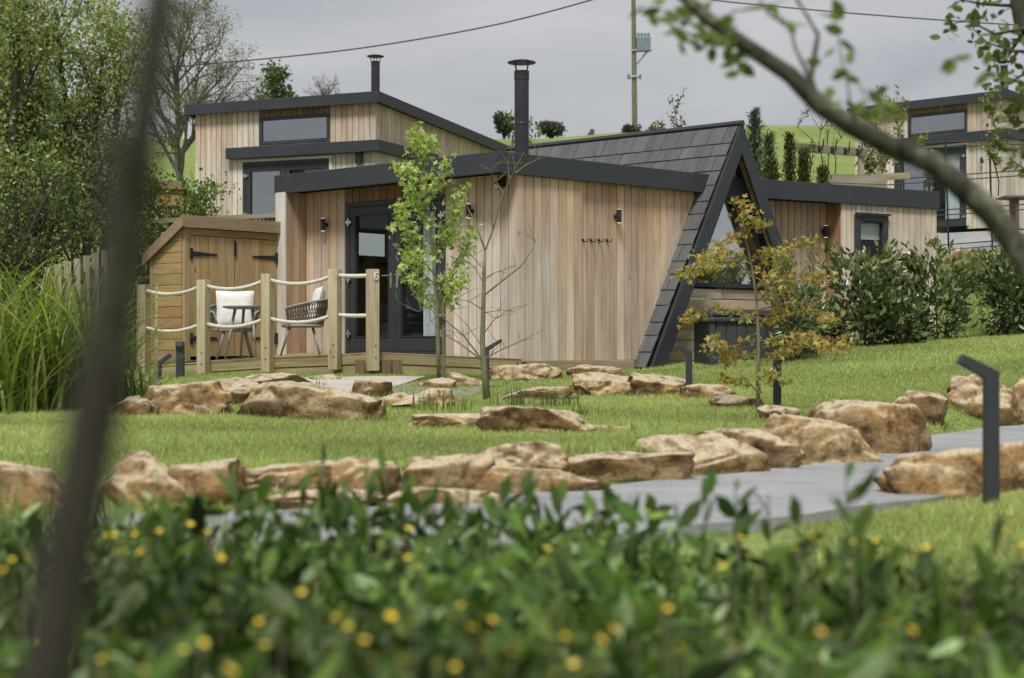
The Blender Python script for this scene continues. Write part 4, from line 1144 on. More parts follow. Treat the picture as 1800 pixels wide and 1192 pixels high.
# ================================================================== LAWN
def in_poly(X, Y, poly):
    ins = np.zeros(X.shape, bool); n = len(poly)
    for i in range(n):
        (x1, y1), (x2, y2) = poly[i][:2], poly[(i + 1) % n][:2]
        c = ((y1 > Y) != (y2 > Y)) & (X < (x2 - x1) * (Y - y1) / (y2 - y1 + 1e-12) + x1); ins ^= c
    return ins
BL = np.array(0)
house = [(p.x, p.y) for p in (edge[0], edge[1], edge[2], edge[3], edge[4], edge[5], V((1.8, 20.4, 0)), Lg + V((.1, .1, 0)), Rg, W1, W1 + V((-1, 4, 0)), V((-3, 27, 0)))]
def lawn():
    r = np.random.default_rng(11); N = 1050000
    Y = 5.2 + (25 - 5.2) * r.random(N) ** 1.15; X = (r.random(N) * 2 - 1) * (Y * .40 + .5)
    d = pdist(X, Y); ok = (d > .74 + .07 * r.random(N)) & ~in_poly(X, Y, house)
    ok &= ~in_poly(X, Y, [(-3.0, 14.2), (-1.5, 15.2), (-1.0, 18.0), (-2.4, 17.8)])
    ok &= ~((Y > 22) & (X < 3)); ok &= ~((Y < 6.6) & (X < 1.2))
    pn = np.sin(X * 2.1 + np.sin(Y * 1.7)) * np.sin(Y * 2.3 + 1.3 * np.sin(X * 1.1))
    X, Y, pn = X[ok], Y[ok], pn[ok]; n = len(X)
    base = np.stack([X, Y, Gr(X, Y) + EYE - .004], 1)
    L = (.022 + .028 * r.random(n)) * (1 + .35 * pn) + .02 * (r.random(n) < .04); w = .0022 + .00012 * Y + .001 * r.random(n)
    t = r.random((n, 1)); c = np.array([.265, .345, .11]) * (1 - t) + np.array([.46, .545, .215]) * t
    s = (r.random((n, 1)) < .08); c = np.where(s, np.array([.52, .49, .24]), c)
    big = np.sin(X * .8 + 1.3 * np.sin(Y * .55)) * np.sin(Y * .9 + np.sin(X * .7)); stripe = np.sin((Y * 2.6 - X * .35)); c *= (.95 + .13 * pn + .12 * big + .06 * stripe)[:, None]; dry = np.clip(big + .5 * pn - .35, 0, 1)[:, None]; c = c * (1 - .45 * dry) + np.array([.56, .55, .26]) * .45 * dry
    c *= 1.0 * np.interp(Y, [8, 14, 20], [1.12, 1.10, 1.08])[:, None]
    v, f, sz, cc = blades(base, L, w, .25 + .5 * r.random(n), c, r)
    o = np_obj('lawn_grass', v, f, sz, cc, M['blade'], None, (0, 0, 0)); tag(o, 'short mown grass blades of the lawn', None, None, 'stuff')
lawn()
def edge_grass():
    r = np.random.default_rng(77); B = []
    for o in bpy.data.objects:
        if o.name.startswith('boulder') and o.location.y < 20:
            me = o.data; v = np.empty(len(me.vertices) * 3, dtype=np.float32); me.vertices.foreach_get('co', v); v = v.reshape(-1, 3) + np.array(o.location)
            g = Gr(v[:, 0], v[:, 1]) + EYE; m = np.abs(v[:, 2] - g) < .035; q = v[m]
            if len(q) == 0: continue
            k = int(60 + 190 * o.dimensions.x); p = q[r.integers(0, len(q), k)]; c = v.mean(0); d = p - c; d[:, 2] = 0; d /= np.maximum(np.linalg.norm(d, axis=1, keepdims=True), 1e-6)
            p = p + d * (.0 + .07 * r.random((k, 1))); p[:, 2] = Gr(p[:, 0], p[:, 1]) + EYE - .01; B.append(p)
    B = np.concatenate(B); B = B[pdist(B[:, 0], B[:, 1]) > .8]; n = len(B); t = r.random((n, 1)); c = np.array([.22, .29, .08]) * (1 - t) + np.array([.45, .50, .19]) * t
    v, f, sz, cc = blades(B, .05 + .08 * r.random(n) ** 1.5, .003 + .003 * r.random(n), .2 + .6 * r.random(n), c, r, 3, .2)
    tag(np_obj('edge_grass', v, f, sz, cc, M['blade'], None, (0, 0, 0)), 'longer grass left unmown around the boulders', None, None, 'stuff')
edge_grass()
def rough_grass():
    r = np.random.default_rng(31); N = 26000
    Y = 21.8 + 8 * r.random(N); X = np.where(r.random(N) < .5, -10 + 6.5 * r.random(N), 6.8 + 6 * r.random(N)); base = np.stack([X, Y, Gr(X, Y) + EYE], 1)
    t = r.random((N, 1)); c = np.array([.13, .2, .05]) * (1 - t) + np.array([.24, .31, .09]) * t
    v, f, sz, cc = blades(base, .08 + .16 * r.random(N), .006 + .004 * r.random(N), .3 + .4 * r.random(N), c, r)
    tag(np_obj('rough_grass', v, f, sz, cc, M['blade'], None, (0, 0, 0)), 'longer rough grass on the slope behind', None, None, 'stuff')
rough_grass()

# ================================================================== VEGETATION
def tufts(px, Y, n, h, label, col, w=.006, spread=.08, lean=.25, name='iris_tuft', cat='plant', group=None, py=None):
    r = np.random.default_rng(int(px * 7 + Y * 13)); X = PX(px, Y); z = G(X, Y)
    base = np.stack([X + r.normal(size=n) * spread, Y + r.normal(size=n) * spread, np.full(n, z - .02)], 1)
    c = np.array(col)[None, :] * (.7 + .6 * r.random((n, 1)))
    v, f, sz, cc = blades(base, h * (.6 + .4 * r.random(n)), np.full(n, w), lean * r.random(n), c, r, 4, .12)
    return tag(np_obj(name, v, f, sz, cc, M['blade'], None, (X, Y, z)), label, cat, group)
tufts(746, 13.0, 16, .28, 'small upright iris tuft left of the bare sapling', (.15, .25, .06), .008, .05)
tufts(806, 12.9, 22, .26, 'iris tuft growing left of the domed stone top', (.17, .26, .07), .008, .08)
tufts(915, 13.6, 60, .30, 'dark reedy tuft right of the bare sapling', (.09, .14, .05), .004, .10)
tufts(985, 13.6, 60, .28, 'thin reedy tuft behind the domed stone', (.1, .15, .05), .004, .09)
tufts(1020, 12.2, 18, .17, 'tiny grass tuft beside the right tip of the domed stone', (.13, .22, .05), .008, .06)
tufts(560, 16.4, 20, .16, 'small weed tuft at the edge of the pale path', (.13, .22, .05), .008, .06)

def orn_grass(px, Y, n, H, spread, label, seed):
    r = np.random.default_rng(seed); X = PX(px, Y); z = G(X, Y)
    base = np.stack([X + r.normal(size=n) * spread, Y + r.normal(size=n) * spread * .7, np.full(n, z - .03)], 1)
    t = r.random((n, 1)); c = np.array([.10, .18, .04]) * (1 - t) + np.array([.34, .44, .12]) * t
    pale = r.random((n, 1)) < .12; c = np.where(pale, np.array([.42, .40, .22]), c)
    L = H * (.4 + .9 * r.random(n) ** 1.5); lean = .1 + .9 * r.random(n) ** 1.2
    v, f, sz, cc = blades(base, L, .008 + .010 * r.random(n), lean, c, r, 8, .5)
    tag(np_obj('ornamental_grass', v, f, sz, cc, M['blade'], None, (X, Y, z)), label, 'ornamental grass', 'tall ornamental grass clumps')
orn_grass(60, 13.4, 1050, 2.15, .30, 'huge arching ornamental grass clump at the left edge of the lawn', 3)
orn_grass(150, 14.0, 480, 1.6, .17, 'tall grass clump right behind the blurred trunk', 4)
orn_grass(-30, 12.7, 420, 1.7, .25, 'grass clump cut by the left edge of the view', 5)
orn_grass(238, 14.6, 110, .55, .14, 'low bright grass clump beside the deck corner', 6)

# ---- generic broadleaf tree
def tree(name, label, cat, base, H, r0, cfg, leafn, leafsize, cols, seed, bark='bark', lean=(0, 0, 1), group=None, shape='d', asp=.6, mat='leaf', stems=1, spread=.25, trunk_name='trunk', up=.0, leafjit=.12):
    r = random.Random(seed); root = thing(name, base, label, cat, group); mb = MB(); tips = []
    for s in range(stems):
        d = V(lean) + (V((r.uniform(-1, 1), r.uniform(-1, 1), 0)) * spread if stems > 1 else V((0, 0, 0)))
        grow(mb, r, V(base) - V((0, 0, .1)) + (V((r.uniform(-.2, .2), r.uniform(-.2, .2), 0)) if stems > 1 else V((0, 0, 0))), d, H * (r.uniform(.8, 1.05) if stems > 1 else 1), r0, 0, cfg, tips)
    mb.build(trunk_name, M[bark], root, smooth=True)
    if leafn and tips:
        rr = np.random.default_rng(seed); tp = np.array([t[0] for t in tips]); td = np.array([t[1] for t in tips])
        i = rr.integers(0, len(tp), leafn); pts = tp[i] + rr.normal(size=(leafn, 3)) * leafjit
        leaves('crown', pts, leafsize, np.array(cols), M[mat], root, seed, td[i], .35, asp, up, shape)
    return root
GRN = [(.26, .33, .11), (.33, .40, .15), (.41, .47, .19), (.19, .25, .09)]
cfgA = dict(seg=.35, wob=.12, up=[.05, .06, .03, .0], max=3, leaf=2, kids=[16, 9, 5], t0=[.12, .2, .2], ang=(28, 62), len=[.42, .5, .5], rk=.5)
cfgL = dict(seg=.35, wob=.10, up=[.06, .10, .05, .0], max=3, leaf=2, kids=[18, 9, 5], t0=[.1, .2, .2], ang=(22, 48), len=[.30, .5, .5], rk=.42)
def gb(px, Y): return (PX(px, Y), Y, G(PX(px, Y), Y))
tree('broadleaf_tree', 'large fresh green tree filling the left edge of the view', 'tree', gb(35, 24.5), 6.4, .11, cfgL, 22000, .08, GRN, 21, 'bark', group='green trees at the left', stems=3, leafjit=.16)
tree('broadleaf_tree', 'leafy green tree between the left edge and the blurred trunk', 'tree', gb(150, 26.0), 5.4, .085, cfgL, 13000, .075, GRN, 22, 'bark', group='green trees at the left', stems=3, leafjit=.16)
tree('broadleaf_tree', 'lower dark leafy tree behind the ornamental grass', 'tree', gb(20, 22.2), 2.7, .06, cfgA, 3200, .075, [(.08, .12, .045), (.11, .16, .05), (.15, .2, .06)], 23, 'bark', group='green trees at the left', stems=3, leafjit=.14)
cfgR = dict(seg=.35, wob=.10, up=[.02, .05, .04, .03], max=4, leaf=3, kids=[22, 8, 6, 4], t0=[.12, .2, .2, .2], ang=(26, 62), len=[.66, .5, .5, .45], rk=.62, taper=.25)
tree('bare_tree', 'round-crowned nearly bare tree on the hill beyond the upper left cabin', 'tree', gb(322, 48), 5.3, .13, cfgR, 18000, .055, [(.16, .19, .08), (.22, .25, .11)], 31, 'palebark', leafjit=.1)
LIM = [(.16, .25, .045), (.2, .3, .06), (.13, .2, .035)]
tree('shrub', 'bright yellow-green bush beside the upper left cabin wall', 'shrub', gb(300, 28.6), 1.9, .04, cfgA, 5000, .075, LIM, 33, 'bark', stems=5, spread=.5)
tree('distant_tree', 'small green tree on the skyline above the upper left cabin roof', 'tree', (PX(478, 52), 52, PZ(235, 52)), 2.1, .07, cfgA, 2200, .13, [(.1, .14, .06), (.13, .18, .07)], 34, 'bark')
tree('distant_tree', 'faint bare treetop on the skyline right of the small green tree', 'tree', (PX(566, 60), 60, PZ(230, 60)), 1.75, .05, cfgR, 0, .1, GRN, 35, 'bark')

# ---- lime sapling
def sapling():
    Y = 17.0; base = V(gb(772, Y)); root = thing('maple_sapling', base, 'lime green leafy sapling tied to a stake before the double doors', 'tree'); r = random.Random(5); mb = MB()
    def pp(px, py): return P(px, py, Y)
    mb.tube([base - V((0, 0, .1)), pp(770, 610), pp(768, 540), pp(762, 470), pp(757, 400), pp(748, 330), pp(741, 270), pp(737, 222)], [.026, .024, .021, .017, .013, .010, .007, .004], 9)
    tips = []
    br = [((768, 520), (805, 470), (820, 400)), ((766, 505), (815, 450), (830, 395)), ((765, 500), (725, 455), (705, 420)), ((760, 440), (790, 395), (805, 345)), ((758, 430), (715, 385), (700, 360)), ((762, 480), (735, 440), (715, 470)), ((752, 370), (725, 330), (713, 318)), ((757, 420), (800, 380), (818, 336)),
          ((750, 350), (772, 325), (786, 296)), ((746, 325), (720, 300), (708, 304)), ((767, 530), (800, 500), (822, 480)), ((764, 500), (730, 490), (705, 478)), ((768, 545), (745, 520), (730, 500)), ((768, 545), (785, 530), (800, 500)), ((742, 290), (755, 262), (757, 250)), ((741, 275), (730, 250), (728, 240)), ((760, 450), (725, 410), (700, 395)), ((760, 460), (780, 420), (795, 410)), ((755, 400), (735, 370), (722, 345))]
    for b in br:
        pts = [pp(*q) + V((0, r.uniform(-.28, .28) * i, 0)) for i, q in enumerate(b)]
        m2 = pts[0].lerp(pts[1], .5) + V((0, 0, -.03)); mb.tube([pts[0], m2, pts[1], pts[2]], [.008, .006, .005, .002], 5, cap=False)
        for k in range(7): tips.append(pts[1].lerp(pts[2], k / 6)); 
        for k in range(3): tips.append(pts[0].lerp(pts[1], .4 + k * .2))
    for k in range(14): tips.append(pp(737 + (760 - 737) * k / 13, 222 + 180 * k / 13))
    mb.build('trunk', M['greenbark'], root, smooth=True)
    st = MB(); st.tube([base + V((.05, .08, -.1)), pp(777, 500) + V((0, .08, 0))], .022, 8); st.tube([pp(766, 556), pp(781, 556) + V((0, .05, 0))], .03, 8); st.build('stake', M['greenbark'], root)
    rr = np.random.default_rng(8); tp = np.array(tips); n = 1700; i = rr.integers(0, len(tp), n); pts = tp[i] + rr.normal(size=(n, 3)) * np.array([.05, .075, .05])
    dr = rr.normal(size=(n, 3)) * .7 + np.array([0, 0, -.35])
    leaves('crown', pts, .057, np.array([(.34, .47, .12), (.42, .54, .16), (.27, .39, .09), (.48, .57, .22)]), M['leaf'], root, 9, dr, .6, .42, -.1, 'm', .35)
sapling()
# ---- bare sapling
def bare():
    Y = 14.9; base = V(gb(858, Y)); root = thing('bare_sapling', base, 'leafless sapling with thin spreading twigs before the cabin corner', 'tree'); r = random.Random(15); mb = MB()
    def pp(px, py, dy=0): return P(px, py, Y) + V((0, dy, 0))
    mb.tube([base - V((0, 0, .1)), pp(852, 660), pp(848, 600), pp(850, 530), pp(851, 480), pp(853, 440)], [.036, .033, .026, .021, .017, .013], 9)
    L = [[(853, 440), (838, 400), (820, 360), (805, 330), (795, 322)], [(853, 440), (868, 400), (880, 355), (893, 322), (905, 300), (922, 265)], [(905, 305), (925, 288), (945, 283), (958, 265)], [(850, 520), (880, 495), (915, 470), (935, 440), (942, 425)], [(848, 470), (830, 450), (810, 430)], [(851, 490), (870, 480), (905, 467)],
         [(847, 632), (815, 590), (780, 560), (745, 535), (720, 505)], [(846, 632), (810, 605), (785, 590), (760, 565)], [(850, 632), (880, 615), (915, 600), (945, 585)], [(848, 610), (820, 570), (795, 545)], [(849, 545), (825, 530), (800, 525)], [(850, 550), (880, 545), (905, 548)], [(848, 640), (865, 620), (872, 600)], [(851, 500), (835, 470), (815, 455), (800, 430)], [(885, 340), (872, 318), (862, 300)], [(895, 315), (893, 285), (890, 270)], [(780, 560), (770, 525), (765, 500)], [(752, 540), (735, 548), (700, 530)], [(848, 590), (870, 560), (890, 548)]]
    for k, b in enumerate(L):
        pts = [pp(q[0], q[1], r.uniform(-.12, .12) * i) for i, q in enumerate(b)]; n = len(pts); r0 = .010 if k < 4 or 6 <= k <= 8 else .006
        mb.tube(pts, [r0 + (.0022 - r0) * i / (n - 1) for i in range(n)], 6, cap=False)
        for _ in range(4):
            i = r.randrange(1, n); q = pts[i]; d = V((r.uniform(-1, 1), r.uniform(-.5, .5), r.uniform(-.2, 1))).normalized() * r.uniform(.08, .25)
            mb.tube([q, q + d * .5 + V((0, 0, .01)), q + d], [.003, .0025, .0015], 4, cap=False)
    mb.build('trunk', M['greenbark'], root, smooth=True)
bare()
# ---- orange acer
def acer():
    Y = 12.4; base = V(gb(1331, Y)); root = thing('acer_tree', base, 'young orange-leaved acer with layered branches in front of the porch', 'tree'); r = random.Random(25); mb = MB()
    def pp(px, py, dy=0): return P(px, py, Y) + V((0, dy, 0))
    mb.tube([base - V((0, 0, .1)), pp(1333, 690), pp(1333, 630), pp(1333, 590), pp(1330, 530), pp(1322, 470), pp(1308, 410), pp(1303, 365)], [.019, .018, .016, .014, .011, .009, .006, .003], 8)
    L = [[(1325, 490), (1300, 458), (1270, 458), (1235, 470), (1205, 480)], [(1320, 465), (1285, 440), (1250, 450), (1220, 460)], [(1312, 430), (1300, 400), (1302, 355)], [(1328, 510), (1360, 470), (1385, 440), (1415, 425)], [(1330, 530), (1365, 500), (1400, 480), (1440, 490)], [(1332, 560), (1290, 545), (1250, 540), (1215, 560)], [(1332, 585), (1290, 610), (1270, 620), (1240, 595)], [(1333, 600), (1370, 595), (1395, 588), (1430, 605), (1460, 615)], [(1333, 570), (1360, 560), (1380, 545)],
         [(1333, 620), (1300, 625), (1280, 635)], [(1333, 640), (1365, 620), (1400, 610)], [(1333, 690), (1305, 665), (1280, 668)], [(1333, 665), (1350, 655), (1362, 660)], [(1310, 420), (1285, 415), (1268, 430)], [(1325, 480), (1345, 450), (1360, 435)], [(1395, 588), (1440, 590), (1495, 605)], [(1330, 545), (1400, 530), (1440, 545), (1480, 560)], [(1350, 520), (1375, 520), (1390, 500)], [(1305, 380), (1322, 385), (1330, 395)]]
    tips = []
    for b in L:
        pts = [pp(q[0], q[1], r.uniform(-.16, .16) * i) for i, q in enumerate(b)]; n = len(pts)
        mb.tube(pts, [.007 + (.002 - .007) * i / (n - 1) for i in range(n)], 6, cap=False)
        for i in range(1, n):
            for k in range(2 + 3 * i): tips.append(pts[i - 1].lerp(pts[i], r.uniform(.45, 1.05)))
    mb.build('trunk', M['greenbark'], root, smooth=True)
    rr = np.random.default_rng(18); tp = np.array(tips); n = 2100; i = rr.integers(0, len(tp), n); pts = tp[i] + rr.normal(size=(n, 3)) * np.array([.045, .05, .026])
    dr = rr.normal(size=(n, 3)) * np.array([.8, .8, .25]) + np.array([0, 0, -.4])
    leaves('crown', pts, .040, np.array([(.40, .30, .08), (.46, .36, .12), (.34, .33, .09), (.48, .27, .07), (.30, .34, .11), (.42, .40, .17)]), M['leaf'], root, 19, dr, .65, .42, -.1, 'm', .4)
acer()
# ---- laurel hedge
LAU = [(.06, .095, .04), (.10, .145, .055), (.155, .20, .08), (.22, .26, .12)]
def laurel(px, Y, wpx, yt, yb, label, seed, n=2600, cols=LAU, L=.11, asp=.42, mat='gloss_leaf', name='laurel_bush', group='glossy laurel bushes before the right wing', cat='shrub', kn=9):
    r = np.random.default_rng(seed); X = PX(px, Y); z0 = G(X, Y); H = PZ(yt, Y) - z0; Wd = wpx / 2 / F * Y
    root = thing(name, (X, Y, z0), label, cat, group); mb = MB(); rr = random.Random(seed); tips = []
    for k in range(kn):
        a = rr.uniform(0, 6.28); q = V((X + .25 * Wd * math.cos(a), Y + .25 * Wd * math.sin(a), z0 - .03)); e = V((X + Wd * .85 * math.cos(a) * rr.uniform(.3, 1), Y + .8 * Wd * math.sin(a) * rr.uniform(.3, 1), z0 + H * rr.uniform(.55, 1.06)))
        m = q.lerp(e, .5) + V((rr.uniform(-.06, .06), rr.uniform(-.06, .06), .05)); mb.tube([q, m, e], [.012, .008, .003], 5, cap=False)
        for t in np.linspace(.15, 1.0, 26):
            p = q.lerp(m, t * 2) if t < .5 else m.lerp(e, t * 2 - 1)
            tips.append(p); tips.append(p + V((rr.gauss(0, .5), rr.gauss(0, .5), rr.gauss(0, .3))) * Wd * .55 * (1 - abs(t - .45)))
    mb.build('stems', M['bark'], root, smooth=True)
    tp = np.array(tips); i = r.integers(0, len(tp), n); pts = tp[i] + r.normal(size=(n, 3)) * .055; pts[:, 2] = np.maximum(pts[:, 2], z0 + .02)
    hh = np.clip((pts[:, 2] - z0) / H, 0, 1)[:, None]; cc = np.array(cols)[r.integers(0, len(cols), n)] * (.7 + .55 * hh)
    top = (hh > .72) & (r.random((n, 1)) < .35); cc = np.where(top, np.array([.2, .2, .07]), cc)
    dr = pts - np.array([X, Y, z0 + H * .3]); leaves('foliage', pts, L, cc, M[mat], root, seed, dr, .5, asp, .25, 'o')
    return root
laurel(1512, 21.0, 200, 448, 615, 'dark glossy laurel bush under the right wing window', 51, 2100)
laurel(1440, 20.7, 110, 545, 620, 'low laurel bush between hot tub and window bush', 52, 1300)
laurel(1648, 21.3, 185, 440, 605, 'dark glossy laurel bush covering the end of the right wing', 53, 1700)
laurel(1775, 21.4, 140, 432, 592, 'glossy laurel bush standing alone beyond the right wing', 54, 1500)
laurel(1588, 20.8, 110, 520, 612, 'low loose laurel bush filling the gap between window bush and end bush', 59, 750)
laurel(1860, 21.2, 120, 430, 590, 'glossy laurel bush cut by the right edge of the view', 57, 2000)
laurel(1392, 19.35, 120, 432, 612, 'loose narrow-leaved shrub behind the acer at the hot tub', 55, 1500, [(.09, .13, .045), (.14, .18, .06), (.19, .22, .09)], .10, .22, 'gloss_leaf', 'bamboo_shrub', None, 'shrub', 12)
laurel(1735, 25.5, 110, 448, 500, 'pale green shrub on the slope behind the lone laurel', 56, 1200, [(.14, .19, .06), (.19, .23, .08)], .09, .4, 'leaf', 'shrub', None, 'shrub', 8)
laurel(232, 20.6, 60, 470, 620, 'thin small-leaved shrub at the left side of the storage shed', 58, 500, [(.06, .09, .03), (.1, .13, .05)], .06, .5, 'leaf', 'shrub', None, 'shrub', 8)

# ---- conifers and young plants behind the right wing
def conifer(px, Y, yt, yb, wpx, label, seed, cols, n=2600, name='conifer', kind='pine'):
    r = np.random.default_rng(seed); X = PX(px, Y); z0 = PZ(yb, Y); H = PZ(yt, Y) - z0; Wd = wpx / 2 / F * Y
    root = thing(name, (X, Y, z0), label, 'conifer', 'young conifers behind the right wing'); mb = MB(); mb.tube([(X, Y, z0 - .3), (X, Y, z0 + H * .95)], [.04, .006], 6)
    pts = []; dr = []
    nb = 46 if kind == 'pine' else 60
    for k in range(nb):
        t = (k + .5) / nb; a = k * 2.4; rad = Wd * ((1 - t) ** .7 * .95 + .08) * r.uniform(.6, 1.1); z = z0 + H * t
        d = V((math.cos(a), math.sin(a), .55 if kind == 'pine' else 1.4)); e = V((X, Y, z)) + d * rad * (.9 if kind == 'pine' else .75)
        mb.tube([(X, Y, z), e], [.008, .003], 4, cap=False)
        m = n // nb
        for q in range(m):
            f = r.random() ** .6; p = V((X, Y, z)).lerp(e, f) + V(tuple(r.normal(size=3) * .035)); pts.append(p); dr.append(d + V((0, 0, .5)))
    mb.build('trunk', M['bark'], root)
    leaves('crown', np.array(pts), .085 if kind == 'pine' else .06, np.array(cols), M['needle'], root, seed, np.array(dr), .6, .16 if kind == 'pine' else .35, .2, 'd')
PINE = [(.07, .105, .075), (.09, .125, .08), (.05, .08, .05)]; JUN = [(.045, .06, .02), (.08, .095, .03), (.14, .13, .04)]
conifer(1327, 28, 196, 335, 42, 'bushy blue-green young pine right of the porch apex', 61, PINE)
conifer(1352, 27.4, 238, 335, 30, 'shorter blue-green pine beside the bushy one', 62, PINE, 1400)
conifer(1388, 27, 240, 335, 26, 'tall narrow dark juniper', 63, JUN, 1800, 'juniper', 'j')
conifer(1413, 27, 268, 335, 24, 'narrow juniper just left of the hook rail post', 64, JUN, 1500, 'juniper', 'j')
conifer(1356, 26.5, 285, 335, 28, 'short rounded juniper nearest the porch roof', 65, JUN, 1300, 'juniper', 'j')
conifer(1446, 26.6, 298, 340, 24, 'low dark juniper by the sleeper planter', 66, JUN, 1000, 'juniper', 'j')
def whip(px, Y, yt, yb, label, seed, nl, cols, ls=.06, br=5, spread=.3, name='young_sapling'):
    r = random.Random(seed); X = PX(px, Y); z0 = PZ(yb, Y); H = PZ(yt, Y) - z0; root = thing(name, (X, Y, z0), label, 'sapling', 'thin young saplings on the terrace'); mb = MB(); tips = []
    main_ = [V((X + r.gauss(0, .012) * k, Y, z0 + H * k / 7)) for k in range(8)]; mb.tube(main_, [.016 - .0018 * k for k in range(8)], 5)
    tips += main_[2:]
    for k in range(br):
        i = r.randrange(2, 7); d = V((r.uniform(-1, 1), r.uniform(-.5, .5), r.uniform(.8, 1.8))).normalized() * H * spread * r.uniform(.5, 1)
        b = [main_[i], main_[i] + d * .5, main_[i] + d + V((0, 0, .05))]; mb.tube(b, [.007, .005, .002], 4, cap=False); tips += [b[0].lerp(b[2], t) for t in (.3, .5, .7, .9, 1)]
    mb.build('trunk', M['bark'], root)
    if nl:
        rr = np.random.default_rng(seed); tp = np.array(tips); i = rr.integers(0, len(tp), nl); leaves('crown', tp[i] + rr.normal(size=(nl, 3)) * .035, ls, np.array(cols), M['leaf'], root, seed, None, .5, .6, 0, 'd')
YG = [(.2, .24, .07), (.26, .28, .1), (.15, .2, .06)]
whip(1420, 28.6, 178, 335, 'thin sapling with budding spikes left of the hook rail', 71, 130, [(.13, .13, .06), (.16, .18, .08)], .05, 3)
whip(1444, 28.8, 188, 335, 'bare forked sapling behind the hook rail', 72, 20, YG, .05, 6, .4)
whip(1458, 29.0, 200, 335, 'slender twiggy sapling right of the forked one', 73, 70, YG, .05, 4)
whip(1468, 29.2, 205, 335, 'faint slender sapling nearest the blurred branch', 74, 50, YG, .05, 4)
whip(1548, 29.5, 195, 345, 'pale leafy sapling before the distant cabin wall', 75, 330, YG, .075, 10, .42)
whip(1578, 29.6, 180, 345, 'tall pale sapling overlapping the distant cabin eave', 76, 230, YG, .075, 8, .4)
whip(1625, 29.4, 245, 345, 'leaning leafy sapling below the distant cabin window', 77, 160, YG, .075, 6, .45)
whip(1530, 28.2, 275, 345, 'yellow-green bushy sapling by the sleeper planter', 78, 420, YG, .07, 14, .6)
whip(1190, 30, 176, 262, 'small leafy sapling standing above the porch roof ridge', 79, 150, [(.14, .17, .07), (.18, .2, .09)], .065, 7, .4)
whip(937, 30, 222, 270, 'tiny yellow-green sapling right of the main flue', 80, 60, LIM, .08, 3)
whip(902, 30.5, 205, 270, 'tiny yellow-green sapling hidden behind the main flue', 81, 60, LIM, .08, 3)
whip(1755, 29, 160, 345, 'leafy sapling at the right before the distant cabin', 82, 260, YG, .08, 9, .35)
def bush(px, Y, yt, yb, wpx, label, seed, cols, n=1500, ls=.1, name='bush'):
    r = np.random.default_rng(seed); X = PX(px, Y); z0 = PZ(yb, Y); H = PZ(yt, Y) - z0; Wd = wpx / 2 / F * Y
    root = thing(name, (X, Y, z0), label, 'bush', 'bushes on the hill skyline'); mb = MB(); rr = random.Random(seed); tips = []
    for k in range(12):
        e = V((X + Wd * rr.uniform(-.85, .85), Y + Wd * rr.uniform(-.6, .6), z0 + H * rr.uniform(.45, .95))); mb.tube([(X, Y, z0 - .2), V((X, Y, z0)).lerp(e, .6), e], [.03, .02, .006], 4, cap=False)
        for t in (.5, .65, .8, .95): tips.append(V((X, Y, z0)).lerp(e, t))
    mb.build('stems', M['bark'], root)
    tp = np.array(tips); i = r.integers(0, len(tp), n); leaves('foliage', tp[i] + r.normal(size=(n, 3)) * np.array([Wd * .16, Wd * .16, H * .1]), ls, np.array(cols), M['leaf'], root, seed, None, .5, .6, .3, 'd')
DK = [(.06, .075, .055), (.085, .1, .07)]; 
bush(886, 78, 202, 240, 34, 'ragged dark bush on the skyline left of the main flue', 91, DK, 1400, .22)
bush(968, 78, 216, 240, 52, 'wide low dark bush on the skyline right of the main flue', 92, DK + [(.15, .15, .12)], 1600, .2)
bush(1112, 76, 222, 242, 32, 'low dark bush at the foot of the utility pole', 93, DK, 900, .2)
bush(1150, 31, 210, 262, 38, 'pinkish-leaved shrub above the porch roof', 94, [(.34, .17, .13), (.2, .2, .08), (.4, .24, .18), (.14, .17, .06)], 900, .075, 'shrub')
bush(1495, 78, 222, 244, 22, 'dark bush on the skyline behind the blurred branch', 95, DK, 700, .2)

# ================================================================== FENCES, RAILS, POLE
def upper_rail():
    a = P(240, 386, 27.2); b = P(492, 374, 28.2); root = thing('timber_railing', (a.x, a.y, G(a.x, a.y)), 'pale timber railing with thin balusters below the upper left cabin', 'railing')
    m = MB(); m.board(a - V((0, 0, .08)), b - a, V((0, .1, 0)), V((0, 0, .08)), (.42, .38, .3)); m.build('top_rail', M['timber'], root)
    m = MB(); n = 34
    for i in range(n): 
        q = a.lerp(b, (i + .5) / n); m.board(q - V((.014, -.03, 1.0)), V((0, 0, .918)), V((.028, 0, 0)), V((0, .03, 0)), (.09, .08, .07))
    tag(m.build('balusters', M['timber'], root)); m = MB(); m.board(a - V((0, 0, 1.06)), b - a, V((0, .1, 0)), V((0, 0, .07)), (.3, .26, .2)); m.build('bottom_rail', M['timber'], root)
    for t in (0, .5, 1):
        m = MB(); q = a.lerp(b, t); m.board(q - V((.05, -.11, 1.5)), V((0, 0, 1.5)), V((.1, 0, 0)), V((0, .1, 0)), (.36, .32, .24)); m.build('post', M['timber'], root)
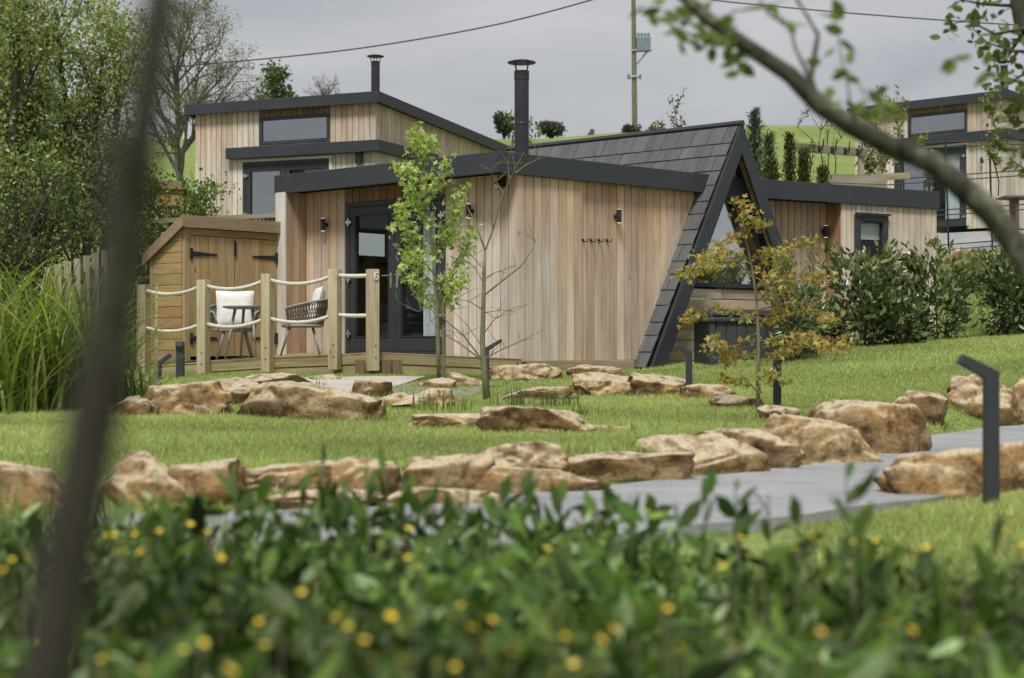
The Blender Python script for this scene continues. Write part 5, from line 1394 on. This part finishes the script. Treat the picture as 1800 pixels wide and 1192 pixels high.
    # terrace ground step under the rail
upper_rail()
def low_fence():
    root = thing('picket_fence', P(110, 560, 21), 'short pale timber fence panel seen through the ornamental grass', 'fence'); a = P(85, 470, 21.2); b = P(215, 430, 22.6)
    m = MB()
    for i in range(9):
        q = a.lerp(b, i / 8); m.board(q - V((.05, 0, 1.2)), V((0, 0, 1.2)), V((.095, 0, 0)), V((0, .025, 0)), lerp3((.42, .36, .27), (.33, .3, .24), rnd.random()))
    m.build('pickets', M['timber'], root); m = MB()
    for dz in (.3, .9): m.board(a + V((0, .026, -dz)), b - a, V((0, .05, 0)), V((0, 0, .08)), (.3, .25, .18))
    m.build('rail', M['timber'], root)
low_fence()
def hook_rail():
    a = P(1398, 254, 29); b = P(1525, 264, 27.6); root = thing('hook_rail', (a.x, a.y, PZ(335, 29)), 'weathered beam on posts carrying a row of black coat hooks', 'hook rail'); d = b - a
    m = MB(); m.board(a - V((0, 0, .12)), d, V((0, .06, 0)), V((0, 0, .15)), (.28, .26, .19)); m.build('beam', M['timber'], root)
    for t in (.1, .93):
        m = MB(); q = a + d * t; m.board(q - V((.05, -.062, 1.0)), V((0, 0, .9)), V((.1, 0, 0)), V((0, .09, 0)), (.36, .32, .24)); m.build('post', M['timber'], root)
    for t in (.34, .52, .7, .87):
        m = MB(); q = a + d * t + V((0, -.03, 0)); m.box(q + V((0, .012, -.05)), (.06, .03, .11)); m.tube([q + V((0, 0, -.06)), q + V((.02, -.06, -.07)), q + V((.05, -.08, 0)), q + V((.06, -.07, .12))], .012, 6); m.build('hook', M['black'], root)
hook_rail()
def planter():
    root = thing('sleeper_planter', P(1490, 330, 27), 'raised planter of weathered sleepers above the right wing roof', 'planter'); a = P(1448, 305, 27.4); b = P(1560, 308, 27.0); d = b - a
    for k in range(3):
        m = MB(); m.board(a - V((0, 0, .17 * k + .16)), d, V((0, .1, 0)), V((0, 0, .16)), lerp3((.36, .34, .27), (.24, .22, .16), rnd.random())); m.build('sleeper', M['timber'], root)
    r2 = P(1590, 322, 28); m = MB(); m.board(P(1535, 318, 28), P(1600, 314, 28.3) - P(1535, 318, 28), V((0, .08, 0)), V((0, 0, .12)), (.42, .36, .24)); m.build('sleeper', M['timber'], root)
planter()
def metal_rail(dy, label, lift):
    root = thing('metal_railing', P(1660, 420, 30 + dy), label, 'railing', 'thin dark metal railings on the upper slope')
    xs = [1586, 1662, 1739, 1822]; Y = 30 + dy
    tops = {0: (250, 246), 1: (312, 300), 2: (372, 360), 3: (434, 420)}
    for k, x in enumerate(xs):
        m = MB(); q = P(x, 246 + lift, Y); m.tube([q + V((0, 0, .04)), P(x + 6, 450 + lift, Y)], .018, 6); m.build('post', M['black'], root)
    for k, (l, r_) in tops.items():
        m = MB(); m.tube([P(1560, l + 4 + lift, Y), P(1835, r_ - 3 + lift, Y)], .013, 6); m.build('rail', M['black'], root)
metal_rail(0, 'nearer dark metal railing crossing before the distant cabin', 0); metal_rail(1.1, 'farther dark metal railing just above the nearer one', 9)
root = thing('picnic_table', P(1785, 350, 33), 'dark timber picnic table at the right edge before the distant cabin', 'table')
q = P(1768, 347, 33); m = MB()
for k in range(4): m.board(q + V((0, .18 * k, 0)), V((1.5, 0, 0)), V((0, .165, 0)), V((0, 0, .045)), (.16, .12, .08))
m.build('tabletop', M['timber'], root)
for x in (.25, 1.2):
    m = MB(); m.board(q + V((x, .1, -.7)), V((0, 0, .7)), V((.07, 0, 0)), V((0, .45, 0)), (.14, .1, .07)); m.build('leg', M['timber'], root)

# field fence posts
fp = None
for i, (px, yt) in enumerate(((1041, 227), (1408, 225), (1391, 229), (1036, 233))):
    Y = 77; q = P(px, 242, Y); 
    w_ = .11 if i < 2 else .07
    m = MB(); h = PZ(yt, Y) - q.z; m.board(q - V((w_, 0, .4)), V((0, 0, h + .4)), V((w_ * 2, 0, 0)), V((0, w_ * 2, 0)), (.12, .1, .08)); o = m.build('field_post', M['timber'])
    tag(o, ('short dark field post on the skyline right of the main flue', 'upright field post on the skyline behind the hook rail', 'thin leaning field post left of the hook rail one', 'stubby thin field post beside the skyline post by the flue')[i], 'fence post', 'field posts on the skyline')

def pole():
    Y = 76; root = thing('utility_pole', P(1115, 245, Y), 'tall wooden utility pole carrying a grey transformer box', 'utility pole'); m = MB()
    m.tube([P(1116, 250, Y), P(1113, -60, Y)], [.14, .105], 10); m.build('pole', M['pole'], root)
    m = MB(); a = P(1119, 88, Y - .2); b = P(1144, 64, Y - .2); m.board(V((a.x, a.y, a.z)), V((b.x - a.x, 0, 0)), V((0, .6, 0)), V((0, 0, b.z - a.z)))
    for k in range(4): m.tube([P(1122 + 6 * k, 64, Y + .1), P(1122 + 6 * k, 58, Y + .1)], .07, 8)
    m.build('transformer', M['galv'], root, bevel=.05)
    m = MB(); m.tube([P(1117, 115, Y), P(1140, 88, Y)], .045, 6); m.tube([P(1110, 89, Y - .15), P(1146, 88, Y - .15)], .05, 6); m.build('bracket', M['galv'], root)
    m = MB(); m.tube([P(1103, 136, Y - .15), P(1127, 134, Y - .15)], .06, 6); 
    for x in (1105, 1125): m.tube([P(x, 139, Y - .15), P(x, 131, Y - .15)], .08, 6)
    m.build('crossarm', M['galv'], root)
pole()
def wire(pts, label, r_=.018):
    m = MB(); sp = smooth_line([(p[0], p[1]) for p in pts], 10); ys = np.interp(np.linspace(0, 1, len(sp)), np.linspace(0, 1, len(pts)), [p[2] for p in pts])
    m.tube([P(a[0], a[1], y) for a, y in zip(sp, ys)], r_, 5); tag(m.build('overhead_wire', M['wire']), label, 'wire', 'overhead wires')
wire([(300, 118, 60), (430, 107, 58), (640, 84, 56), (860, 46, 54), (1040, 0, 52), (1180, -45, 50)], 'long wire sagging across the sky left of the utility pole', .027)
wire([(1180, -14, 60), (1250, 0, 60), (1480, 22, 58), (1720, 40, 56), (1900, 50, 55)], 'wire crossing the sky behind the blurred branch on the right', .027)

# ================================================================== NEAR PLANTS
def near_limb():
    Y = 4.0; root = thing('overhanging_tree', (PX(1990, Y), Y, G(PX(1990, Y), Y)), 'blurred mossy limb with fresh leaves reaching across the upper right', 'tree'); mb = MB(); r = random.Random(77)
    def pp(px, py, dy=0): return P(px, py, Y + dy)
    pts = [(1150, -70), (1190, -18), (1240, 28), (1300, 74), (1390, 132), (1440, 186), (1500, 224), (1560, 256), (1640, 288), (1700, 335), (1745, 375), (1800, 452), (1860, 560), (1940, 760), (1990, 1260)]
    wd = [17, 20, 23, 26, 29, 33, 38, 36, 42, 41, 46, 46, 52, 70, 100]
    wob = [V((r.uniform(-.004, .004), 0, r.uniform(-.004, .004))) for _ in pts]
    mb.tube([pp(*q) + wv for q, wv in zip(pts, wob)], [x / 2 / F * Y * r.uniform(.94, 1.08) for x in wd], 14)
    for b, w0 in (([(1438, 180), (1425, 140), (1432, 95), (1438, 62), (1420, 30), (1395, -10)], 13), ([(1430, 160), (1415, 120), (1398, 85), (1390, 50), (1360, 20)], 9), ([(1500, 222), (1490, 150), (1478, 100), (1472, 60), (1465, 20)], 4), ([(1560, 255), (1535, 215), (1520, 170), (1500, 130)], 4), ([(1300, 74), (1260, 66), (1215, 60), (1170, 40)], 5), ([(1350, 108), (1300, 100), (1270, 90)], 4), ([(1390, 50), (1350, 25), (1330, -10)], 5), ([(1560, 256), (1560, 215), (1550, 180), (1580, 195)], 4), ([(1260, 40), (1290, 20), (1340, 15), (1380, 0)], 4)):
        q = [pp(x, y, .04 * i) for i, (x, y) in enumerate(b)]; n = len(q); mb.tube(q, [(w0 * (1 - .6 * i / (n - 1))) / 2 / F * Y for i in range(n)], 7)
    mb.build('limb', M['mossbark'], root, smooth=True)
    cl = [(1170, 45, 5), (1195, 55, 6), (1218, 35, 5), (1232, 75, 4), (1265, 78, 5), (1290, 100, 4), (1300, 40, 4), (1340, 18, 4), (1385, 8, 3), (1366, 30, 3), (1468, 32, 4), (1478, 78, 3), (1458, 122, 3), (1490, 118, 2), (1468, 140, 2), (1510, 175, 3), (1535, 172, 4), (1552, 188, 4), (1525, 205, 3), (1575, 200, 3), (1180, 10, 3), (1150, 15, 3), (1250, 60, 4), (1320, 88, 3), (1225, 62, 4), (1305, 118, 3), (1480, 178, 3), (1685, 104, 4), (1735, 120, 3)]
    P0 = []; D0 = []
    for (x, y, k) in cl:
        for _ in range(k): P0.append(pp(x + r.gauss(0, 9), y + r.gauss(0, 9), r.uniform(-.15, .15))); D0.append((r.uniform(-1, 1), r.uniform(-.3, .3), r.uniform(-.8, .5)))
    leaves('leaves', np.array(P0), .05, np.array([(.13, .19, .04), (.17, .24, .05), (.10, .15, .035)]), M['leaf'], root, 78, np.array(D0), .7, .55, 0, 'o', .3)
near_limb()
def near_leafy():
    Y = 8.5; root = thing('leafy_tree', (PX(2010, Y), Y, G(PX(2010, Y), Y)), 'sharper leafy branch hanging into the top right corner', 'tree'); mb = MB(); r = random.Random(87)
    def pp(px, py, dy=0): return P(px, py, Y + dy)
    mb.tube([pp(2010, 1000), pp(1985, 600), pp(1930, 300), pp(1860, 120), pp(1800, 50), pp(1778, -60), pp(1790, -300), pp(1770, -560)], [.15, .13, .10, .07, .05, .042, .025, .006], 10)
    P0 = []
    for b in ([(1785, -250), (1840, -330), (1890, -420), (1905, -480)], [(1785, -330), (1740, -420), (1700, -470), (1690, -500)], [(1780, -150), (1850, -200), (1920, -250), (1960, -260)], [(1800, 50), (1750, 60), (1700, 35), (1665, 45)], [(1785, 10), (1730, 8), (1690, 0), (1665, 15)], [(1830, 90), (1780, 90), (1735, 75), (1710, 50)], [(1850, 110), (1800, 130), (1770, 150), (1745, 140)], [(1860, 130), (1820, 170), (1795, 185), (1780, 170)], [(1800, 55), (1765, 110), (1735, 105)], [(1900, 230), (1830, 220), (1780, 212), (1755, 215)], [(1930, 300), (1840, 260), (1790, 262), (1762, 268)], [(1930, 310), (1850, 300), (1800, 296), (1775, 280)]):
        q = [pp(x, y, r.uniform(-.3, .3)) for x, y in b]; mb.tube(q, [.012, .008, .005, .003], 5, cap=False)
        for i in range(len(q) - 1):
            for k in range(16): P0.append(q[i].lerp(q[i + 1], r.random()) + V((r.gauss(0, .04), r.gauss(0, .08), r.gauss(0, .045))))
    mb.build('trunk', M['bark'], root, smooth=True)
    leaves('leaves', np.array(P0), .055, np.array([(.09, .13, .035), (.13, .18, .05), (.07, .10, .03), (.17, .22, .06)]), M['leaf'], root, 88, None, .5, .6, -.1, 'o', .35)
near_leafy()
def near_trunk():
    Y = .85; root = thing('foreground_sapling', (PX(40, Y), Y, G(PX(40, Y), Y)), 'heavily blurred dark slanting stem close on the left', 'tree'); mb = MB()
    pts = [(292, -80), (281, 20), (262, 150), (240, 300), (215, 450), (190, 600), (163, 750), (135, 900), (108, 1040), (80, 1220), (40, 1700), (20, 3600)]
    wd = [62, 62, 68, 78, 86, 94, 102, 106, 108, 110, 116, 130]
    mb.tube([P(x, y, Y) for x, y in pts], [w / 2 / F * Y for w in wd], 12)
    mb.tube([P(240, 300, Y), P(190, 230, Y - .12), P(165, 420, Y - .16)], [.004, .003, .002], 6); mb.build('stem', M['blurbark'], root, smooth=True)
    r = random.Random(3); P0 = [P(r.uniform(170, 260), r.uniform(100, 640), Y - .1 + r.uniform(-.08, .1)) for _ in range(16)]
    leaves('leaves', np.array(P0), .017, np.array([(.06, .07, .04), (.08, .09, .05)]), M['leaf'], root, 4, None, .5, .5, .3, 'o')
near_trunk()

def canopy(px): return float(np.interp(px, [0, 300, 700, 1000, 1300, 1800], [-.47, -.45, -.46, -.46, -.50, -.50]))
def meadow():
    r = np.random.default_rng(55); n = 15000
    Y = 1.55 + 3.1 * r.random(n) ** .9; px = -120 + 2040 * r.random(n); Ymax = np.interp(px, [0, 500, 1000, 1250, 1500, 1800], [5.2, 5.2, 5.0, 4.4, 3.9, 3.9])
    ok = Y < Ymax; Y, px = Y[ok], px[ok]; n = len(Y); X = (px - 900) / F * Y; zc = np.interp(px, [0, 300, 700, 1000, 1300, 1800], [-.48, -.46, -.46, -.47, -.53, -.53]); zg = Gr(X, Y)
    h = r.random(n) ** .6; z = zg + (zc - zg) * h - .05 + .05 * np.sin(X * 9 + 2 * np.sin(Y * 5)) * np.sin(Y * 7) + .03 * r.normal(size=n)
    pts = np.stack([X, Y, z + EYE], 1)
    cols = np.array([(.068, .138, .028), (.09, .168, .034), (.13, .215, .045), (.19, .28, .06), (.068, .11, .034), (.046, .072, .028), (.27, .36, .18)])
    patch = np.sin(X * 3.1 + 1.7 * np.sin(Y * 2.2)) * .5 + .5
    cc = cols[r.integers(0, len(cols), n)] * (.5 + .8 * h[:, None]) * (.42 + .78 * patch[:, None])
    dr = np.stack([r.normal(size=n), r.normal(size=n), .1 + 1.1 * r.random(n)], 1)
    size = np.where(r.random(n) < .16, .11, np.where(r.random(n) < .5, .06, .036))
    asp = np.where(size > .1, .30, np.where(size > .05, .34, .55))[:, None]
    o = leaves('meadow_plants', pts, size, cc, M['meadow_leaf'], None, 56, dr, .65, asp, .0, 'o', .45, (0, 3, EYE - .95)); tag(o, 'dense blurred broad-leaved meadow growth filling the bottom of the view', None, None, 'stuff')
    n = 46000; Y = 1.5 + 3.6 * r.random(n) ** .9; px = -120 + 2040 * r.random(n); Ymax = np.interp(px, [0, 500, 1000, 1250, 1500, 1800], [5.2, 5.2, 5.1, 4.8, 4.6, 4.6]); ok = Y < Ymax; Y, px = Y[ok], px[ok]; n = len(Y); X = (px - 900) / F * Y; zg = Gr(X, Y) + EYE
    t = r.random((n, 1)); c = np.array([.08, .15, .035]) * (1 - t) + np.array([.28, .37, .10]) * t
    v, f, sz, cc = blades(np.stack([X, Y, zg], 1), .28 + .22 * r.random(n), .003 + .003 * r.random(n), .15 + .45 * r.random(n), c, r, 4, .25)
    tag(np_obj('meadow_grass', v, f, sz, cc, M['blade'], None, (0, 3, EYE - .95)), 'long blurred meadow grass between the broad leaves', None, None, 'stuff')
meadow()
# dock plants rising above the meadow edge
def docks():
    r = random.Random(41)
    spots = [(566, 795, 4.3), (640, 822, 4.2), (705, 845, 4.2), (498, 858, 4.1), (415, 850, 4.2), (352, 868, 3.9), (600, 868, 3.8), (1488, 812, 3.7), (1502, 858, 3.3), (1240, 850, 3.9), (1292, 842, 4.0), (1108, 868, 4.2), (985, 862, 4.3), (915, 852, 4.3), (1402, 900, 3.6), (1652, 955, 3.1), (1745, 925, 3.3), (1556, 962, 3.2), (1190, 888, 4.0), (820, 872, 4.2), (760, 868, 4.2), (255, 898, 3.8), (300, 905, 3.9), (1350, 868, 4.1), (1045, 878, 4.2), (60, 930, 3.6), (530, 838, 4.5), (610, 835, 4.5), (675, 818, 4.6), (735, 860, 4.6), (455, 868, 4.5), (880, 860, 4.6), (945, 872, 4.6), (560, 872, 4.7), (790, 872, 4.7), (1070, 880, 4.5), (640, 872, 4.7), (1145, 880, 4.4)]
    cols = [(.056, .118, .026), (.078, .15, .03), (.115, .19, .044), (.066, .112, .034)]
    for i, (px, py, Y) in enumerate(spots):
        top = P(px, py, Y); x0 = top.x + r.uniform(-.03, .03); zg = G(x0, Y); base = V((x0, Y, zg)); H = top.z - zg
        root = thing('dock_plant', base, 'blurred broad-leaved dock plant rising above the meadow edge', 'plant', 'dock plants along the meadow edge'); m = MB(); mid_ = base.lerp(top, .5) + V((r.uniform(-.015, .015), 0, 0)); m.tube([base, mid_, top], [.005, .004, .002], 5, (.2, .3, .1)); m.build('stem', M['greenbark'], root)
        n = 13; P0 = []; D0 = []; S = []
        for k in range(n):
            t = .3 + .7 * (k + r.random()) / n; p = base.lerp(mid_, t * 2) if t < .5 else mid_.lerp(top, t * 2 - 1); a = r.uniform(0, 6.28)
            P0.append(p - V((0, 0, .03))); D0.append((math.cos(a) * .7, math.sin(a) * .7, .35 + .9 * t)); S.append(.122 * (1.2 - .55 * t))
        c = np.array([cols[r.randrange(4)] for _ in range(n)]) * 1.15
        leaves('foliage', np.array(P0), np.array(S), c, M['meadow_leaf'], root, 400 + i, np.array(D0), .7, .38, .05, 'o', .4)
docks()
def buttercups():
    r = random.Random(99)
    px = [(195, 948), (217, 960), (238, 941), (281, 935), (334, 924), (364, 938), (250, 972), (210, 975), (387, 983), (22, 985), (45, 980), (8, 1005), (80, 1000), (718, 932), (530, 1045), (560, 1022), (493, 1074), (455, 1095), (355, 1133), (322, 1146), (180, 1163), (182, 1190), (250, 1182), (402, 1182), (695, 891), (355, 895), (717, 983), (733, 1000), (812, 1067), (828, 1106), (864, 1093), (686, 1086), (610, 1104), (467, 1138), (655, 1158), (706, 1164), (770, 1172), (801, 1176), (850, 1142), (852, 1122), (728, 1097),
          (1022, 929), (1072, 931), (965, 968), (990, 1045), (1116, 1067), (942, 1073), (967, 1094), (1019, 1109), (1078, 1110), (992, 1122), (1010, 1172), (975, 1188), (1293, 1140), (1440, 1114), (1441, 1180), (1270, 998), (1340, 966), (1398, 966), (1283, 950), (1300, 947), (1380, 920), (1420, 925), (1477, 932), (1425, 945), (1432, 952), (1541, 952), (1517, 896), (1595, 962), (1606, 975), (1628, 965), (1652, 960), (1698, 955), (1690, 980), (1706, 918), (1768, 890), (1775, 903), (1770, 935), (1785, 932), (1797, 960), (1790, 968), (1520, 975), (1320, 980), (1566, 1098), (1601, 1110), (1165, 1064), (1177, 1073), (1195, 1142), (1055, 1128), (900, 1150), (590, 1090), (640, 1130), (1500, 955), (1745, 958), (1460, 940), (130, 1170), (60, 1130), (1240, 1090), (1350, 1040), (1660, 1040), (1720, 1110)]
    st = None
    for i, (x, y) in enumerate(px):
        Y = .445 * F / (y - 600) * r.uniform(.93, 1.0); top = P(x, y, Y); zg = G(top.x, Y); h = top.z - zg
        if st is None:
            root = thing('buttercup', (0, 0, 0), 'yellow buttercup flower on a thin stem in the blurred meadow', 'flower', 'yellow buttercups in the meadow'); m = MB(); m.tube([(0, 0, 0), (.012, 0, .5), (0, 0, 1.0)], [.0018, .0016, .0014], 5); so = m.build('stem', M['greenbark'], root)
            m = MB()
            for k in range(5):
                a = k * 1.2566; c, s = math.cos(a), math.sin(a)
                def pt(u, v_, z): return (u * c - v_ * s, u * s + v_ * c, z)
                m.add([pt(.001, 0, 0), pt(.008, -.0075, .004), pt(.0145, -.006, .010), pt(.016, 0, .012), pt(.0145, .006, .010), pt(.008, .0075, .004)], [(0, 1, 2, 3, 4, 5)])
            m.lathe((0, 0, .001), [(.004, 0), (.0045, .004), (.001, .006)], 8); fo = m.build('petals', M['petal'], root); fo.location = (0, 0, 0); st = root; so.scale = (1, 1, h); fo.location = (0, 0, h); root.location = (top.x, Y, zg)
        else:
            c = dup(st, (top.x, Y, zg), r.uniform(0, 6))
            for chd in c.children:
                if chd.name.startswith('stem'): chd.scale = (1, 1, h)
                else: chd.location = (0, 0, h); chd.rotation_euler = (r.uniform(-.6, .6), r.uniform(-.6, .6), 0); q = r.uniform(.36, .56); chd.scale = (q, q, q)
buttercups()

# ================================================================== SKY, SUN, CAMERA
world = bpy.data.worlds.new('World'); scn.world = world; world.use_nodes = True
nt = world.node_tree; nt.nodes.clear(); N = nt.nodes.new; LK = nt.links.new
sun_dir = V((-.12, -.52, .85)).normalized()
el = math.asin(sun_dir.z); az = math.atan2(sun_dir.x, sun_dir.y)
sky = N('ShaderNodeTexSky'); sky.sky_type = 'NISHITA'; sky.sun_disc = False; sky.sun_elevation = el; sky.sun_rotation = az
b1 = N('ShaderNodeBackground'); b1.inputs[1].default_value = .07; LK(sky.outputs[0], b1.inputs[0])
tc = N('ShaderNodeTexCoord'); mp = N('ShaderNodeMapping'); mp.inputs['Scale'].default_value = (2.2, 2.2, 7.5); LK(tc.outputs['Generated'], mp.inputs[0])
nz = N('ShaderNodeTexNoise'); nz.inputs['Scale'].default_value = 1.15; nz.inputs['Detail'].default_value = 5; nz.inputs['Roughness'].default_value = .5; nz.inputs['Distortion'].default_value = .4; LK(mp.outputs[0], nz.inputs['Vector'])
rp = N('ShaderNodeValToRGB'); e = rp.color_ramp.elements; e[0].position = .36; e[0].color = (.42, .43, .465, 1); e[1].position = .66; e[1].color = (.63, .63, .635, 1); LK(nz.outputs[0], rp.inputs[0])
b2 = N('ShaderNodeBackground'); b2.inputs[1].default_value = 1.0; LK(rp.outputs[0], b2.inputs[0])
mx = N('ShaderNodeMixShader'); mx.inputs[0].default_value = .88; LK(b1.outputs[0], mx.inputs[1]); LK(b2.outputs[0], mx.inputs[2])
wo = N('ShaderNodeOutputWorld'); LK(mx.outputs[0], wo.inputs[0])
sl = bpy.data.lights.new('sun', 'SUN'); sl.energy = 3.6; sl.angle = math.radians(15); sl.color = (1, .965, .90)
so = bpy.data.objects.new('sun', sl); COL.objects.link(so); so.location = (-10, -5, 20); so.rotation_euler = (-sun_dir).to_track_quat('-Z', 'Y').to_euler()

cam = bpy.data.cameras.new('camera'); cam.lens = F / 1800 * 36; cam.sensor_width = 36; cam.sensor_fit = 'HORIZONTAL'; cam.shift_y = 4 / 1800
cam.clip_start = .05; cam.clip_end = 2000; cam.dof.use_dof = True; cam.dof.focus_distance = 19.3; cam.dof.aperture_fstop = 2.3
co = bpy.data.objects.new('camera', cam); COL.objects.link(co); co.location = (0, 0, EYE); co.rotation_euler = (math.pi / 2, 0, 0); scn.camera = co
scn.view_settings.view_transform = 'Standard'; scn.view_settings.look = 'None'; scn.view_settings.exposure = 0; scn.view_settings.gamma = 1
